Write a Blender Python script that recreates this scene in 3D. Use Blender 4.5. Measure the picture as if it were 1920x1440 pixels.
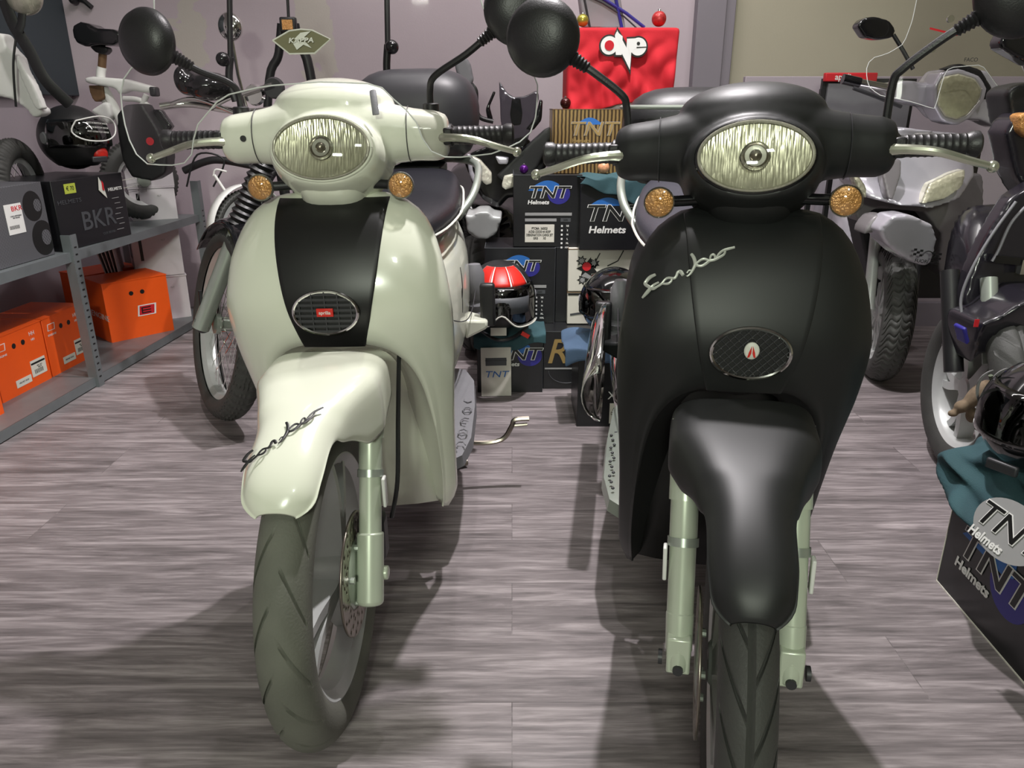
import bpy, bmesh, math, random
from mathutils import Vector, Matrix
random.seed(7)
PI = math.pi
for o in list(bpy.data.objects): bpy.data.objects.remove(o)
SC = bpy.context.scene; COL = SC.collection

# ---------------------------------------------------------------- camera
cam_d = bpy.data.cameras.new('camera'); cam = bpy.data.objects.new('camera', cam_d); COL.objects.link(cam)
cam.location = (0, 0, 1.05); cam.rotation_euler = (math.radians(70), 0, 0)
cam_d.sensor_width = 36; cam_d.lens = 1430/1920*36; cam_d.clip_start = .02
SC.camera = cam
# ---------------------------------------------------------------- view, world, lamps
SC.view_settings.view_transform = 'Standard'; SC.view_settings.look = 'None'
SC.view_settings.gamma = 1; SC.view_settings.exposure = 0.0; SC.view_settings.use_curve_mapping = False
W = bpy.data.worlds.new('world'); SC.world = W; W.use_nodes = True
W.node_tree.nodes['Background'].inputs[0].default_value = (.80, .85, .80, 1)
W.node_tree.nodes['Background'].inputs[1].default_value = .04
def lamp(name, loc, aim, power, size, col=(1, 1, 1), kind='AREA', spot=None, sizey=None):
    d = bpy.data.lights.new(name, kind); o = bpy.data.objects.new(name, d); COL.objects.link(o)
    o.location = loc; d.energy = power; d.color = col
    if kind == 'AREA':
        d.size = size
        if sizey: d.shape = 'RECTANGLE'; d.size_y = sizey
    else: d.shadow_soft_size = size
    if spot: d.spot_size = math.radians(spot); d.spot_blend = .5
    o.rotation_euler = (Vector(aim) - Vector(loc)).to_track_quat('-Z', 'Y').to_euler()
    return o
# ceiling spotlights over the showroom and area fill added for the back wall and fronts
lamp('ceiling_spot_middle', (.32, 2.05, 2.85), (.1, 1.0, 0), 270, .035, (1, .95, .965), 'SPOT', 125)
lamp('ceiling_spot_second', (-.10, 1.95, 2.85), (-.1, .9, 0), 45, .035, (1, .96, .96), 'SPOT', 110)
lamp('ceiling_spot_right', (1.7, 1.3, 2.85), (1.75, 2.7, .6), 60, .05, (1, .95, .97), 'SPOT', 70)
lamp('ceiling_spot_shelf', (-1.0, 2.2, 2.85), (-1.75, 3.1, .4), 75, .04, (1, .95, .92), 'SPOT', 75)
lamp('ceiling_spot_back', (.2, 1.9, 2.85), (.2, 3.7, .9), 46, .05, (1, .95, .95), 'SPOT', 75)
lamp('back_wall_fill', (.2, 2.9, 2.95), (.2, 4.3, 1.3), 46, 2.4, (1, .96, .95), 'AREA', sizey=.3)  # fill added to brighten the back wall
lamp('front_fill', (-.4, -2.6, 2.05), (0, 1.4, .7), 72, .5, (.93, 1, .84), 'AREA', sizey=.3)  # added behind the camera, below the ceiling, as stand-in for low front light
lamp('ceiling_panel_entrance', (.5, -1.2, 2.75), (.1, 1.4, .8), 7, .25, (.95, 1, .88), 'AREA', sizey=.25)

# ---------------------------------------------------------------- materials
def mat(name, col, rough=.5, metal=0, coat=0, noise=.06, nscale=30, bump=0, bscale=80, spec=.5, emit=0, alpha=None, trans=0):
    m = bpy.data.materials.new(name); m.use_nodes = True; n = m.node_tree; b = n.nodes['Principled BSDF']
    c = (*col, 1)
    tc = n.nodes.new('ShaderNodeTexCoord'); nz = n.nodes.new('ShaderNodeTexNoise'); nz.inputs['Scale'].default_value = nscale
    n.links.new(tc.outputs['Object'], nz.inputs['Vector'])
    mx = n.nodes.new('ShaderNodeMix'); mx.data_type = 'RGBA'
    mx.inputs[6].default_value = tuple(max(0, x*(1-noise)) for x in col)+(1,); mx.inputs[7].default_value = tuple(min(1, x*(1+noise)) for x in col)+(1,)
    n.links.new(nz.outputs[0], mx.inputs[0]); n.links.new(mx.outputs[2], b.inputs['Base Color'])
    b.inputs['Roughness'].default_value = rough; b.inputs['Metallic'].default_value = metal
    b.inputs['Coat Weight'].default_value = coat; b.inputs['Coat Roughness'].default_value = .06
    b.inputs['Specular IOR Level'].default_value = spec
    if bump:
        nb = n.nodes.new('ShaderNodeTexNoise'); nb.inputs['Scale'].default_value = bscale; n.links.new(tc.outputs['Object'], nb.inputs['Vector'])
        bp = n.nodes.new('ShaderNodeBump'); bp.inputs['Strength'].default_value = bump; bp.inputs['Distance'].default_value = .002
        n.links.new(nb.outputs[0], bp.inputs['Height']); n.links.new(bp.outputs[0], b.inputs['Normal'])
    if emit: b.inputs['Emission Color'].default_value = c; b.inputs['Emission Strength'].default_value = emit
    if trans: b.inputs['Transmission Weight'].default_value = trans
    if alpha is not None: b.inputs['Alpha'].default_value = alpha
    return m
def srgb(r, g, b):
    f = lambda c: c/255/12.92 if c/255 <= .04045 else ((c/255+.055)/1.055)**2.4
    return (f(r), f(g), f(b))
def clear(name, tint=(1, 1, 1), refl=.12, rough=.03):
    m = bpy.data.materials.new(name); m.use_nodes = True; n = m.node_tree; n.nodes.clear()
    out = n.nodes.new('ShaderNodeOutputMaterial'); t = n.nodes.new('ShaderNodeBsdfTransparent'); t.inputs[0].default_value = (*tint, 1)
    g = n.nodes.new('ShaderNodeBsdfGlossy'); g.inputs['Roughness'].default_value = rough
    lw = n.nodes.new('ShaderNodeLayerWeight'); lw.inputs[0].default_value = .25
    mp = n.nodes.new('ShaderNodeMapRange'); mp.inputs[3].default_value = refl*.4; mp.inputs[4].default_value = min(1, refl*5)
    mx = n.nodes.new('ShaderNodeMixShader')
    n.links.new(lw.outputs['Fresnel'], mp.inputs[0]); n.links.new(mp.outputs[0], mx.inputs[0])
    n.links.new(t.outputs[0], mx.inputs[1]); n.links.new(g.outputs[0], mx.inputs[2]); n.links.new(mx.outputs[0], out.inputs[0])
    return m
K = {}
K['white'] = mat('white_paint', srgb(224, 227, 210), .22, coat=.6, noise=.02, nscale=6)
K['black'] = mat('matt_black_paint', (.011, .012, .012), .47, noise=.15, nscale=8, spec=.48)
K['blackpanel'] = mat('satin_black_panel', (.008, .008, .008), .38, noise=.2, spec=.4)
K['plastic'] = mat('black_plastic', (.012, .012, .013), .42, bump=.15, bscale=400)
K['grey_plastic'] = mat('grey_plastic', srgb(118, 118, 122), .5, bump=.15, bscale=300)
K['dark_grey'] = mat('dark_grey_plastic', (.03, .03, .034), .45)
K['gloss_black'] = mat('gloss_black', (.006, .006, .007), .12, coat=.4)
K['rubber'] = mat('tyre_rubber', (.050, .051, .047), .62, noise=.35, nscale=14, bump=.3, bscale=250)
K['rubber_dusty'] = mat('dusty_tyre_rubber', (.125, .128, .105), .75, noise=.45, nscale=9, bump=.3, bscale=250)
K['alu'] = mat('painted_aluminium', srgb(168, 176, 166), .32, metal=.55, noise=.05)
K['fork'] = mat('champagne_fork_paint', srgb(196, 205, 186), .3, metal=.25, coat=.3, noise=.04)
K['rim'] = mat('silver_rim_paint', srgb(195, 198, 196), .34, metal=.25, noise=.05)
K['steel'] = mat('brake_steel', (.30, .27, .23), .3, metal=1, noise=.2)
K['chrome'] = mat('chrome', (.8, .8, .78), .08, metal=1, noise=.02)
K['lever'] = mat('polished_lever', srgb(205, 208, 190), .22, metal=.8, noise=.03)
K['seat'] = mat('grey_vinyl', srgb(58, 57, 66), .5, bump=.3, bscale=300)
K['seat_dark'] = mat('dark_vinyl', srgb(28, 28, 34), .4, bump=.3, bscale=300)
K['piping'] = mat('white_piping', srgb(215, 215, 205), .5)
K['red'] = mat('red_plastic', srgb(205, 40, 30), .4)
K['whiteprint'] = mat('white_print', srgb(225, 225, 222), .5, noise=.02)
K['greyprint'] = mat('grey_print', srgb(150, 150, 150), .5, noise=.02)
K['dimprint'] = mat('dim_grey_print', srgb(70, 72, 76), .5, noise=.02)
K['blackprint'] = mat('black_print', (.008, .008, .008), .45, noise=.02)
K['blueprint'] = mat('blue_print', srgb(35, 100, 175), .45, noise=.05)
K['navyprint'] = mat('navy_print', srgb(42, 38, 130), .45, noise=.05)
K['redprint'] = mat('red_print', srgb(200, 30, 40), .5)
K['goldprint'] = mat('gold_print', srgb(150, 125, 75), .4)
K['silverscript'] = mat('silver_script', srgb(185, 188, 180), .35, metal=.3)
K['carton'] = mat('black_carton', (.010, .010, .012), .32, noise=.25, spec=.5)
K['orange'] = mat('orange_carton', srgb(238, 88, 14), .5, noise=.04)
K['whitecard'] = mat('white_carton', srgb(214, 208, 212), .6, noise=.03)
K['label'] = mat('paper_label', srgb(215, 212, 200), .6, noise=.03)
K['shelf'] = mat('galvanised_steel', srgb(128, 134, 136), .42, metal=.5, noise=.12, nscale=18)
K['amber'] = mat('amber_reflector', srgb(196, 142, 84), .25, metal=.3, noise=.5, nscale=160, bump=.9, bscale=260)
K['silver'] = mat('silver_body_paint', srgb(190, 188, 196), .25, metal=.35, coat=.5, noise=.03)
K['silver_dark'] = mat('grey_inner_paint', srgb(120, 117, 118), .4, metal=.2)
K['darkpaint'] = mat('dark_violet_paint', srgb(30, 28, 34), .25, metal=0, coat=.35)
K['teal'] = mat('teal_fabric', srgb(46, 78, 84), .85, noise=.25, nscale=12, bump=.5, bscale=500)
K['bluebag'] = mat('slate_blue_fabric', srgb(70, 92, 118), .85, noise=.2, nscale=12, bump=.5, bscale=500)
K['redcloth'] = mat('red_cotton', srgb(188, 22, 36), .85, noise=.08, nscale=6, bump=.4, bscale=600)
K['brown'] = mat('worn_brown_metal', srgb(120, 92, 66), .6, metal=.3, noise=.4)
K['glass'] = clear('headlight_glass', (.96, .96, .91), .16, .04)
K['screen'] = clear('windscreen_plastic', (.78, .77, .77), .05, .05)
K['smoke'] = clear('smoked_screen', (.42, .42, .46), .12, .08)
K['visor'] = clear('helmet_visor', (.25, .27, .28), .25, .05)
K['edge'] = mat('windscreen_edge', srgb(205, 208, 205), .3, noise=.02)  # bright edge glow of the clear sheet put into a pale colour
K['mirror'] = mat('mirror_glass', (.5, .5, .52), .03, metal=1)
def reflector_mat(name, col, sx=120, sz=14, strength=.8):
    m = mat(name, col, .28, metal=.6, noise=.25, nscale=60); n = m.node_tree; b = n.nodes['Principled BSDF']
    tc = n.nodes.new('ShaderNodeTexCoord'); mp = n.nodes.new('ShaderNodeMapping'); mp.inputs['Scale'].default_value = (sx, 1, sz)
    v = n.nodes.new('ShaderNodeTexVoronoi'); v.inputs['Scale'].default_value = 1.0
    bp = n.nodes.new('ShaderNodeBump'); bp.inputs['Strength'].default_value = strength; bp.inputs['Distance'].default_value = .004
    n.links.new(tc.outputs['Object'], mp.inputs[0]); n.links.new(mp.outputs[0], v.inputs[0]); n.links.new(v.outputs[0], bp.inputs['Height']); n.links.new(bp.outputs[0], b.inputs['Normal'])
    return m
K['lamp_face'] = reflector_mat('moulded_lamp_face', srgb(205, 203, 186), 70, 60, .5); K['lamp_face'].node_tree.nodes['Principled BSDF'].inputs['Metallic'].default_value = .15
K['reflector'] = reflector_mat('faceted_reflector', srgb(186, 184, 168), 260, 40, .22)

# ---------------------------------------------------------------- mesh builder
class MB:
    def __init__(s): s.v = []; s.f = []
    def add(s, vs, fs):
        k = len(s.v); s.v += [tuple(v) for v in vs]; s.f += [tuple(i+k for i in f) for f in fs]; return s
    def loft(s, rings, closed=True, cap=True):
        n = len(rings[0]); vs = [p for r in rings for p in r]; fs = []
        for i in range(len(rings)-1):
            for j in range(n if closed else n-1):
                a = i*n+j; b = i*n+(j+1) % n; fs.append((a, b, b+n, a+n))
        if cap and closed: fs.append(tuple(range(n-1, -1, -1))); fs.append(tuple((len(rings)-1)*n+j for j in range(n)))
        return s.add(vs, fs)
    def box(s, c, d, rot=None):
        vs = []
        for x in (-1, 1):
            for y in (-1, 1):
                for z in (-1, 1):
                    v = Vector((x*d[0]/2, y*d[1]/2, z*d[2]/2))
                    if rot is not None: v = rot @ v
                    vs.append(tuple(v+Vector(c)))
        return s.add(vs, [(0, 1, 3, 2), (4, 6, 7, 5), (0, 4, 5, 1), (2, 3, 7, 6), (0, 2, 6, 4), (1, 5, 7, 3)])
    def tube(s, path, r, n=10, cap=True, flat=1, flatdir=None, round_end=False):
        P = [Vector(p) for p in path]; R = list(r) if isinstance(r, (list, tuple)) else [r]*len(P)
        rings = []; up = None
        for i, p in enumerate(P):
            t = (P[min(i+1, len(P)-1)]-P[max(i-1, 0)]).normalized()
            if up is None: up = Vector((0, 0, 1)) if abs(t.z) < .9 else Vector((1, 0, 0))
            a = t.cross(up); a = a.normalized() if a.length > 1e-6 else Vector((1, 0, 0)); b = a.cross(t).normalized(); up = b
            ring = []
            for k in range(n):
                q = 2*PI*k/n; off = a*math.cos(q)*R[i]+b*math.sin(q)*R[i]
                if flatdir is not None:
                    fd = Vector(flatdir).normalized(); off = off-fd*off.dot(fd)*(1-flat)
                ring.append(tuple(p+off))
            rings.append(ring)
        return s.loft(rings, True, cap)
    def ell(s, c, r, n=24, m=16, rot=None, z0=-1, z1=1):
        rings = []
        a0 = math.asin(max(-1, min(1, z0))); a1 = math.asin(max(-1, min(1, z1)))
        if z0 <= -1: a0 += .03
        if z1 >= 1: a1 -= .03
        for i in range(m+1):
            a = a0+(a1-a0)*i/m; ring = []
            for k in range(n):
                q = 2*PI*k/n; v = Vector((math.cos(a)*math.cos(q)*r[0], math.cos(a)*math.sin(q)*r[1], math.sin(a)*r[2]))
                if rot is not None: v = rot @ v
                ring.append(tuple(v+Vector(c)))
            rings.append(ring)
        return s.loft(rings, True, True)
    def lathe(s, prof, o=(0, 0, 0), axis='X', n=48, closed=False, rot=None):
        """prof: (radius, along)"""
        rings = []
        for (r, a) in prof:
            ring = []
            for k in range(n):
                q = 2*PI*k/n; u, w = r*math.cos(q), r*math.sin(q)
                v = Vector({'X': (a, u, w), 'Y': (u, a, w), 'Z': (u, w, a)}[axis])
                if rot is not None: v = rot @ v
                ring.append(tuple(v+Vector(o)))
            rings.append(ring)
        if closed: rings.append(rings[0])
        return s.loft(rings, True, not closed)
    def grid(s, rows):
        return s.loft(rows, False, False)
    def prism(s, pts, off):
        n = len(pts); vs = [tuple(p) for p in pts]+[tuple(Vector(p)+Vector(off)) for p in pts]
        return s.add(vs, [tuple(range(n)), tuple(range(2*n-1, n-1, -1))]+[(i, i+n, (i+1) % n+n, (i+1) % n) for i in range(n)])
    def map(s, fn): s.v = [tuple(fn(Vector(v))) for v in s.v]; return s
def obj(name, mb, m, parent=None, sharp=35, bevel=0, solid=0, sub=0, vox=0, sm=0, loc=None, rot=None, M=None, off=-1):
    me = bpy.data.meshes.new(name); bm = bmesh.new()
    vs = [bm.verts.new(v) for v in mb.v]
    for f in mb.f:
        try: bm.faces.new([vs[i] for i in f])
        except ValueError: pass
    bmesh.ops.remove_doubles(bm, verts=bm.verts, dist=1e-6)
    bmesh.ops.recalc_face_normals(bm, faces=bm.faces)
    sa = math.radians(sharp)
    for e in bm.edges:
        if len(e.link_faces) == 2 and e.calc_face_angle(0) > sa and not (sub or vox): e.smooth = False
    for f in bm.faces: f.smooth = True
    bm.to_mesh(me); bm.free(); me.materials.append(K[m] if isinstance(m, str) else m)
    o = bpy.data.objects.new(name, me); COL.objects.link(o); o.parent = parent
    if loc: o.location = loc
    if rot: o.rotation_euler = rot
    if M is not None: o.matrix_local = M
    if vox:
        r = o.modifiers.new('remesh', 'REMESH'); r.mode = 'VOXEL'; r.voxel_size = vox; r.use_smooth_shade = True
    if sm:
        r = o.modifiers.new('smooth', 'SMOOTH'); r.factor = .5; r.iterations = sm
    if solid:
        r = o.modifiers.new('solid', 'SOLIDIFY'); r.thickness = solid; r.offset = off
    if bevel:
        r = o.modifiers.new('bevel', 'BEVEL'); r.width = bevel; r.segments = 2; r.limit_method = 'ANGLE'
    if sub:
        r = o.modifiers.new('sub', 'SUBSURF'); r.levels = sub; r.render_levels = sub
    return o
def tag(o, label=None, cat=None, group=None, kind=None):
    if label: o['label'] = label
    if cat: o['category'] = cat
    if group: o['group'] = group
    if kind: o['kind'] = kind
    return o
def thing(name, label, cat, loc=(0, 0, 0), rz=0, group=None, rx=0, ry=0):
    o = bpy.data.objects.new(name, None); COL.objects.link(o); o.location = loc; o.rotation_euler = (math.radians(rx), math.radians(ry), math.radians(rz))
    o.empty_display_size = .05
    return tag(o, label, cat, group)
def struct(name, mb, m, **k):
    o = obj(name, mb, m, **k); o['kind'] = 'structure'; return o
def copy_tree(o, parent=None):
    c = o.copy(); COL.objects.link(c)
    if parent is not None: c.parent = parent
    for ch in o.children: copy_tree(ch, c)
    return c
FACE = {'front': (PI/2, 0, 0), 'left': (PI/2, 0, -PI/2), 'right': (PI/2, 0, PI/2), 'top': (0, 0, 0)}
def text(name, s, m, parent, loc, size, rot=(PI/2, 0, 0), bold=0, shear=0, sx=1, ext=.0003, align='CENTER', space=1):
    c = bpy.data.curves.new(name, 'FONT'); c.body = s; c.size = size; c.align_x = align; c.align_y = 'CENTER'; c.extrude = ext; c.offset = bold; c.shear = shear; c.space_character = space; c.resolution_u = 3
    t = bpy.data.objects.new('tmp_text', c); me = bpy.data.meshes.new_from_object(t); bpy.data.objects.remove(t); bpy.data.curves.remove(c); me.name = name
    me.materials.clear(); me.materials.append(K[m] if isinstance(m, str) else m)
    o = bpy.data.objects.new(name, me); COL.objects.link(o); o.parent = parent; o.location = loc; o.rotation_euler = rot; o.scale = (sx, 1, 1)
    return o
def rmat(ax, deg): return Matrix.Rotation(math.radians(deg), 3, ax)
def resample(pts, n):
    P = [Vector(p) for p in pts]; L = [0]
    for i in range(1, len(P)): L.append(L[-1]+(P[i]-P[i-1]).length)
    out = []
    for k in range(n):
        t = L[-1]*k/(n-1); i = 0
        while i < len(P)-2 and L[i+1] < t: i += 1
        d = L[i+1]-L[i]; f = (t-L[i])/d if d else 0; out.append(P[i].lerp(P[i+1], f))
    return out
def smooth_path(pts, n=24):
    P = [Vector(p) for p in pts]; out = []
    m = len(P)-1; per = max(2, n//m)
    for i in range(m):
        p0 = P[max(i-1, 0)]; p1 = P[i]; p2 = P[i+1]; p3 = P[min(i+2, m)]
        for k in range(per):
            t = k/per
            out.append(.5*((2*p1)+(p2-p0)*t+(2*p0-5*p1+4*p2-p3)*t*t+(3*p1-p0-3*p2+p3)*t**3))
    out.append(P[-1]); return out
def interp(tab, x):
    if x <= tab[0][0]: return tab[0][1]
    for (a, b), (c, d) in zip(tab, tab[1:]):
        if x <= c: t = (x-a)/(c-a); t = t; return b+(d-b)*t
    return tab[-1][1]
def cinterp(tab, x):
    """smooth (Catmull) interpolation of a table"""
    X = [t[0] for t in tab]
    if x <= X[0]: return tab[0][1]
    if x >= X[-1]: return tab[-1][1]
    i = max(k for k in range(len(X)-1) if X[k] <= x)
    p = [tab[max(i-1, 0)], tab[i], tab[i+1], tab[min(i+2, len(X)-1)]]
    h = X[i+1]-X[i]; t = (x-X[i])/h
    m1 = (p[2][1]-p[0][1])/(p[2][0]-p[0][0])*h; m2 = (p[3][1]-p[1][1])/(p[3][0]-p[1][0])*h
    return (2*t**3-3*t*t+1)*p[1][1]+(t**3-2*t*t+t)*m1+(-2*t**3+3*t*t)*p[2][1]+(t**3-t*t)*m2

# ---------------------------------------------------------------- room
def floor_mat():
    m = bpy.data.materials.new('grey_vinyl_planks'); m.use_nodes = True; n = m.node_tree; b = n.nodes['Principled BSDF']; N = n.nodes.new; Lk = n.links.new
    tc = N('ShaderNodeTexCoord')
    br = N('ShaderNodeTexBrick'); br.inputs['Scale'].default_value = 1; br.inputs['Brick Width'].default_value = 1.25; br.inputs['Row Height'].default_value = .19
    br.inputs['Mortar Size'].default_value = .0012; br.offset = .37; br.inputs['Color1'].default_value = (.35, .35, .35, 1); br.inputs['Color2'].default_value = (.65, .65, .65, 1); br.inputs['Mortar'].default_value = (.0, .0, .0, 1)
    br.inputs['Mortar Smooth'].default_value = .3
    Lk(tc.outputs['Object'], br.inputs['Vector'])
    # grain offset per plank
    sc = N('ShaderNodeVectorMath'); sc.operation = 'MULTIPLY'; sc.inputs[1].default_value = (1.3, 15, 1); Lk(tc.outputs['Object'], sc.inputs[0])
    ad = N('ShaderNodeVectorMath'); ad.operation = 'MULTIPLY_ADD'; ad.inputs[1].default_value = (30, 30, 30); Lk(br.outputs['Color'], ad.inputs[0]); Lk(sc.outputs[0], ad.inputs[2])
    nz = N('ShaderNodeTexNoise'); nz.inputs['Scale'].default_value = 1.6; nz.inputs['Detail'].default_value = 9; nz.inputs['Roughness'].default_value = .68; nz.inputs['Distortion'].default_value = .7; Lk(ad.outputs[0], nz.inputs['Vector'])
    sc2 = N('ShaderNodeVectorMath'); sc2.operation = 'MULTIPLY'; sc2.inputs[1].default_value = (9, 120, 1); Lk(tc.outputs['Object'], sc2.inputs[0])
    n2 = N('ShaderNodeTexNoise'); n2.inputs['Scale'].default_value = 1; n2.inputs['Detail'].default_value = 5; Lk(sc2.outputs[0], n2.inputs['Vector'])
    av = N('ShaderNodeMix'); av.data_type = 'RGBA'; av.inputs[0].default_value = .30; Lk(nz.outputs[0], av.inputs[6]); Lk(n2.outputs[0], av.inputs[7])
    cr = N('ShaderNodeValToRGB'); e = cr.color_ramp.elements
    e[0].position = .33; e[0].color = (*srgb(74, 69, 69), 1); e[1].position = .66; e[1].color = (*srgb(174, 165, 166), 1)
    k = e.new(.5); k.color = (*srgb(126, 118, 119), 1); Lk(av.outputs[2], cr.inputs[0])
    tn = N('ShaderNodeMix'); tn.data_type = 'RGBA'; tn.blend_type = 'MULTIPLY'; tn.inputs[0].default_value = 1
    mr = N('ShaderNodeMapRange'); mr.inputs[1].default_value = 0; mr.inputs[2].default_value = 1; mr.inputs[3].default_value = .72; mr.inputs[4].default_value = 1.25
    Lk(br.outputs['Color'], mr.inputs[0]); Lk(cr.outputs[0], tn.inputs[6]); Lk(mr.outputs[0], tn.inputs[7]); Lk(tn.outputs[2], b.inputs['Base Color'])
    rr = N('ShaderNodeMapRange'); rr.inputs[3].default_value = .42; rr.inputs[4].default_value = .6; Lk(n2.outputs[0], rr.inputs[0]); Lk(rr.outputs[0], b.inputs['Roughness'])
    bp = N('ShaderNodeBump'); bp.inputs['Strength'].default_value = .35; bp.inputs['Distance'].default_value = .002; Lk(av.outputs[2], bp.inputs['Height']); Lk(bp.outputs[0], b.inputs['Normal'])
    return m
def wall_mat(name, col, patch=None):
    m = mat(name, col, .7, noise=.05, nscale=2.5, bump=.2, bscale=120)
    if patch:
        n = m.node_tree; b = n.nodes['Principled BSDF']; N = n.nodes.new; Lk = n.links.new
        src = b.inputs['Base Color'].links[0].from_socket
        tc = N('ShaderNodeTexCoord'); nz = N('ShaderNodeTexNoise'); nz.inputs['Scale'].default_value = 7; nz.inputs['Detail'].default_value = 8; nz.inputs['Distortion'].default_value = .6
        Lk(tc.outputs['Object'], nz.inputs[0]); tot = None
        for (x, z, rx, rz) in patch:
            mp = N('ShaderNodeMapping'); mp.inputs['Location'].default_value = (-x/rx, 0, -z/rz); mp.inputs['Scale'].default_value = (1/rx, 0, 1/rz); Lk(tc.outputs['Object'], mp.inputs[0])
            ln = N('ShaderNodeVectorMath'); ln.operation = 'LENGTH'; Lk(mp.outputs[0], ln.inputs[0])
            s = N('ShaderNodeMath'); s.operation = 'MULTIPLY_ADD'; s.inputs[1].default_value = 2.6; Lk(nz.outputs[0], s.inputs[0])
            ng = N('ShaderNodeMath'); ng.operation = 'MULTIPLY_ADD'; ng.inputs[1].default_value = -1; ng.inputs[2].default_value = -.35; Lk(ln.outputs['Value'], ng.inputs[0]); Lk(ng.outputs[0], s.inputs[2])
            g = N('ShaderNodeMath'); g.operation = 'GREATER_THAN'; g.inputs[1].default_value = 0; Lk(s.outputs[0], g.inputs[0])
            if tot is None: tot = g.outputs[0]
            else:
                mxx = N('ShaderNodeMath'); mxx.operation = 'MAXIMUM'; Lk(tot, mxx.inputs[0]); Lk(g.outputs[0], mxx.inputs[1]); tot = mxx.outputs[0]
        mx = N('ShaderNodeMix'); mx.data_type = 'RGBA'; mx.inputs[7].default_value = (*srgb(186, 178, 172), 1); Lk(tot, mx.inputs[0]); Lk(src, mx.inputs[6]); Lk(mx.outputs[2], b.inputs['Base Color'])
    return m
K['floor'] = floor_mat()
K['wall'] = wall_mat('mauve_wall_paint', srgb(184, 170, 178), [(-1.60, 1.40, .09, .17), (-.98, 1.50, .10, .42)])
K['mauve'] = wall_mat('mauve_plain_paint', srgb(164, 154, 162))
K['pilaster'] = wall_mat('grey_pilaster_paint', srgb(128, 122, 130))
K['beige'] = wall_mat('beige_wall_paint', srgb(170, 164, 146))
K['ceiling'] = wall_mat('white_ceiling_paint', srgb(200, 200, 195))
K['darkwall'] = wall_mat('dark_teal_panel', srgb(52, 60, 66))
struct('floor', MB().box((.5, -.4, -.05), (6, 9.4, .1)), 'floor')
struct('ceiling', MB().box((.5, -.4, 3.05), (6, 9.4, .1)), 'ceiling')
struct('wall_back', MB().box((-.62, 4.2, 1.5), (3.24, .1, 3)), 'wall')
struct('wall_back_right', MB().box((2.25, 4.2, 1.5), (2.5, .1, 3)), 'beige')
struct('wall_left', MB().box((-2.29, -.4, 1.5), (.1, 9.3, 3)), 'mauve')
struct('wall_right', MB().box((3.5, -.4, 1.5), (.1, 9.3, 3)), 'beige')
struct('wall_front', MB().box((.5, -5.05, 1.5), (6, .1, 3)), 'beige')
struct('trim_pilaster', MB().box((.965, 4.11, 1.5), (.14, .08, 3)).box((1.06, 4.12, 1.5), (.05, .06, 3)), 'pilaster', bevel=.004)
struct('trim_panel_left', MB().box((-2.22, 3.45, 1.75), (.04, 1.4, 1.3)), 'darkwall', bevel=.004)
# ---------------------------------------------------------------- wheels
def tyre(parent, name, R, w, rim, m='rubber', c=(0, 0, 0), n=300, pat='v', M=None):
    """tyre round the X axis with cut tread grooves"""
    prof = []; ns = 34
    h = R-rim
    for i in range(ns+1):
        a = -1+2*i/ns
        q = a*2.35
        x = math.sin(q)*w/2*(1.0 if abs(q) < PI/2 else 1.0)
        r = R-h*.62+math.cos(q)*h*.62
        prof.append((r, x, q))
    mb = MB(); rings = []
    slant = pat in 'vaz'; N = {'v': 22, 'a': 17, 'z': 30, 'k': 30}[pat]; per = max(8, int(n/N)//2*2)
    if slant: n = N*per   # the mesh lines run along the slanted grooves
    for k in range(n):
        ring = []
        for (r, x, q) in prof:
            s = q/1.25; d = 0; a = min(1, abs(s)); th = 2*PI*k/n
            if slant:
                th -= (-1 if pat == 'v' else 1)*(a*(1.25 if pat == 'v' else 1)+(.25*math.sin(a*9) if pat == 'z' else 0))*2*PI/N
                kk = (k+(per//2 if s > 0 and pat != 'z' else 0)) % per
                if .12 < abs(s) < .93 and kk in (0, 1): d = .006
                if pat == 'z' and .1 < abs(s) < .95 and kk in (per//2, 0): d = .006
                if pat == 'v' and abs(s) < .055: d = .005
            elif a < 1: d = .006 if ((th/(2*PI)*60) % 1 < .35) or ((s*4.5+8) % 1 < .3) else 0
            rr = r-d
            ring.append((x+c[0], rr*math.sin(th)+c[1], rr*math.cos(th)+c[2]))
        rings.append(ring)
    rings.append(rings[0]); mb.loft(rings, False, False)
    return obj(name, mb, m, parent, sharp=50, M=M)
def ring_profile(rim, w):
    return [(rim+.004, -w*.36), (rim-.004, -w*.38), (rim-.012, -w*.30), (rim-.02, -w*.22), (rim-.022, w*.22), (rim-.012, w*.30), (rim-.004, w*.38), (rim+.004, w*.36)]
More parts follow.
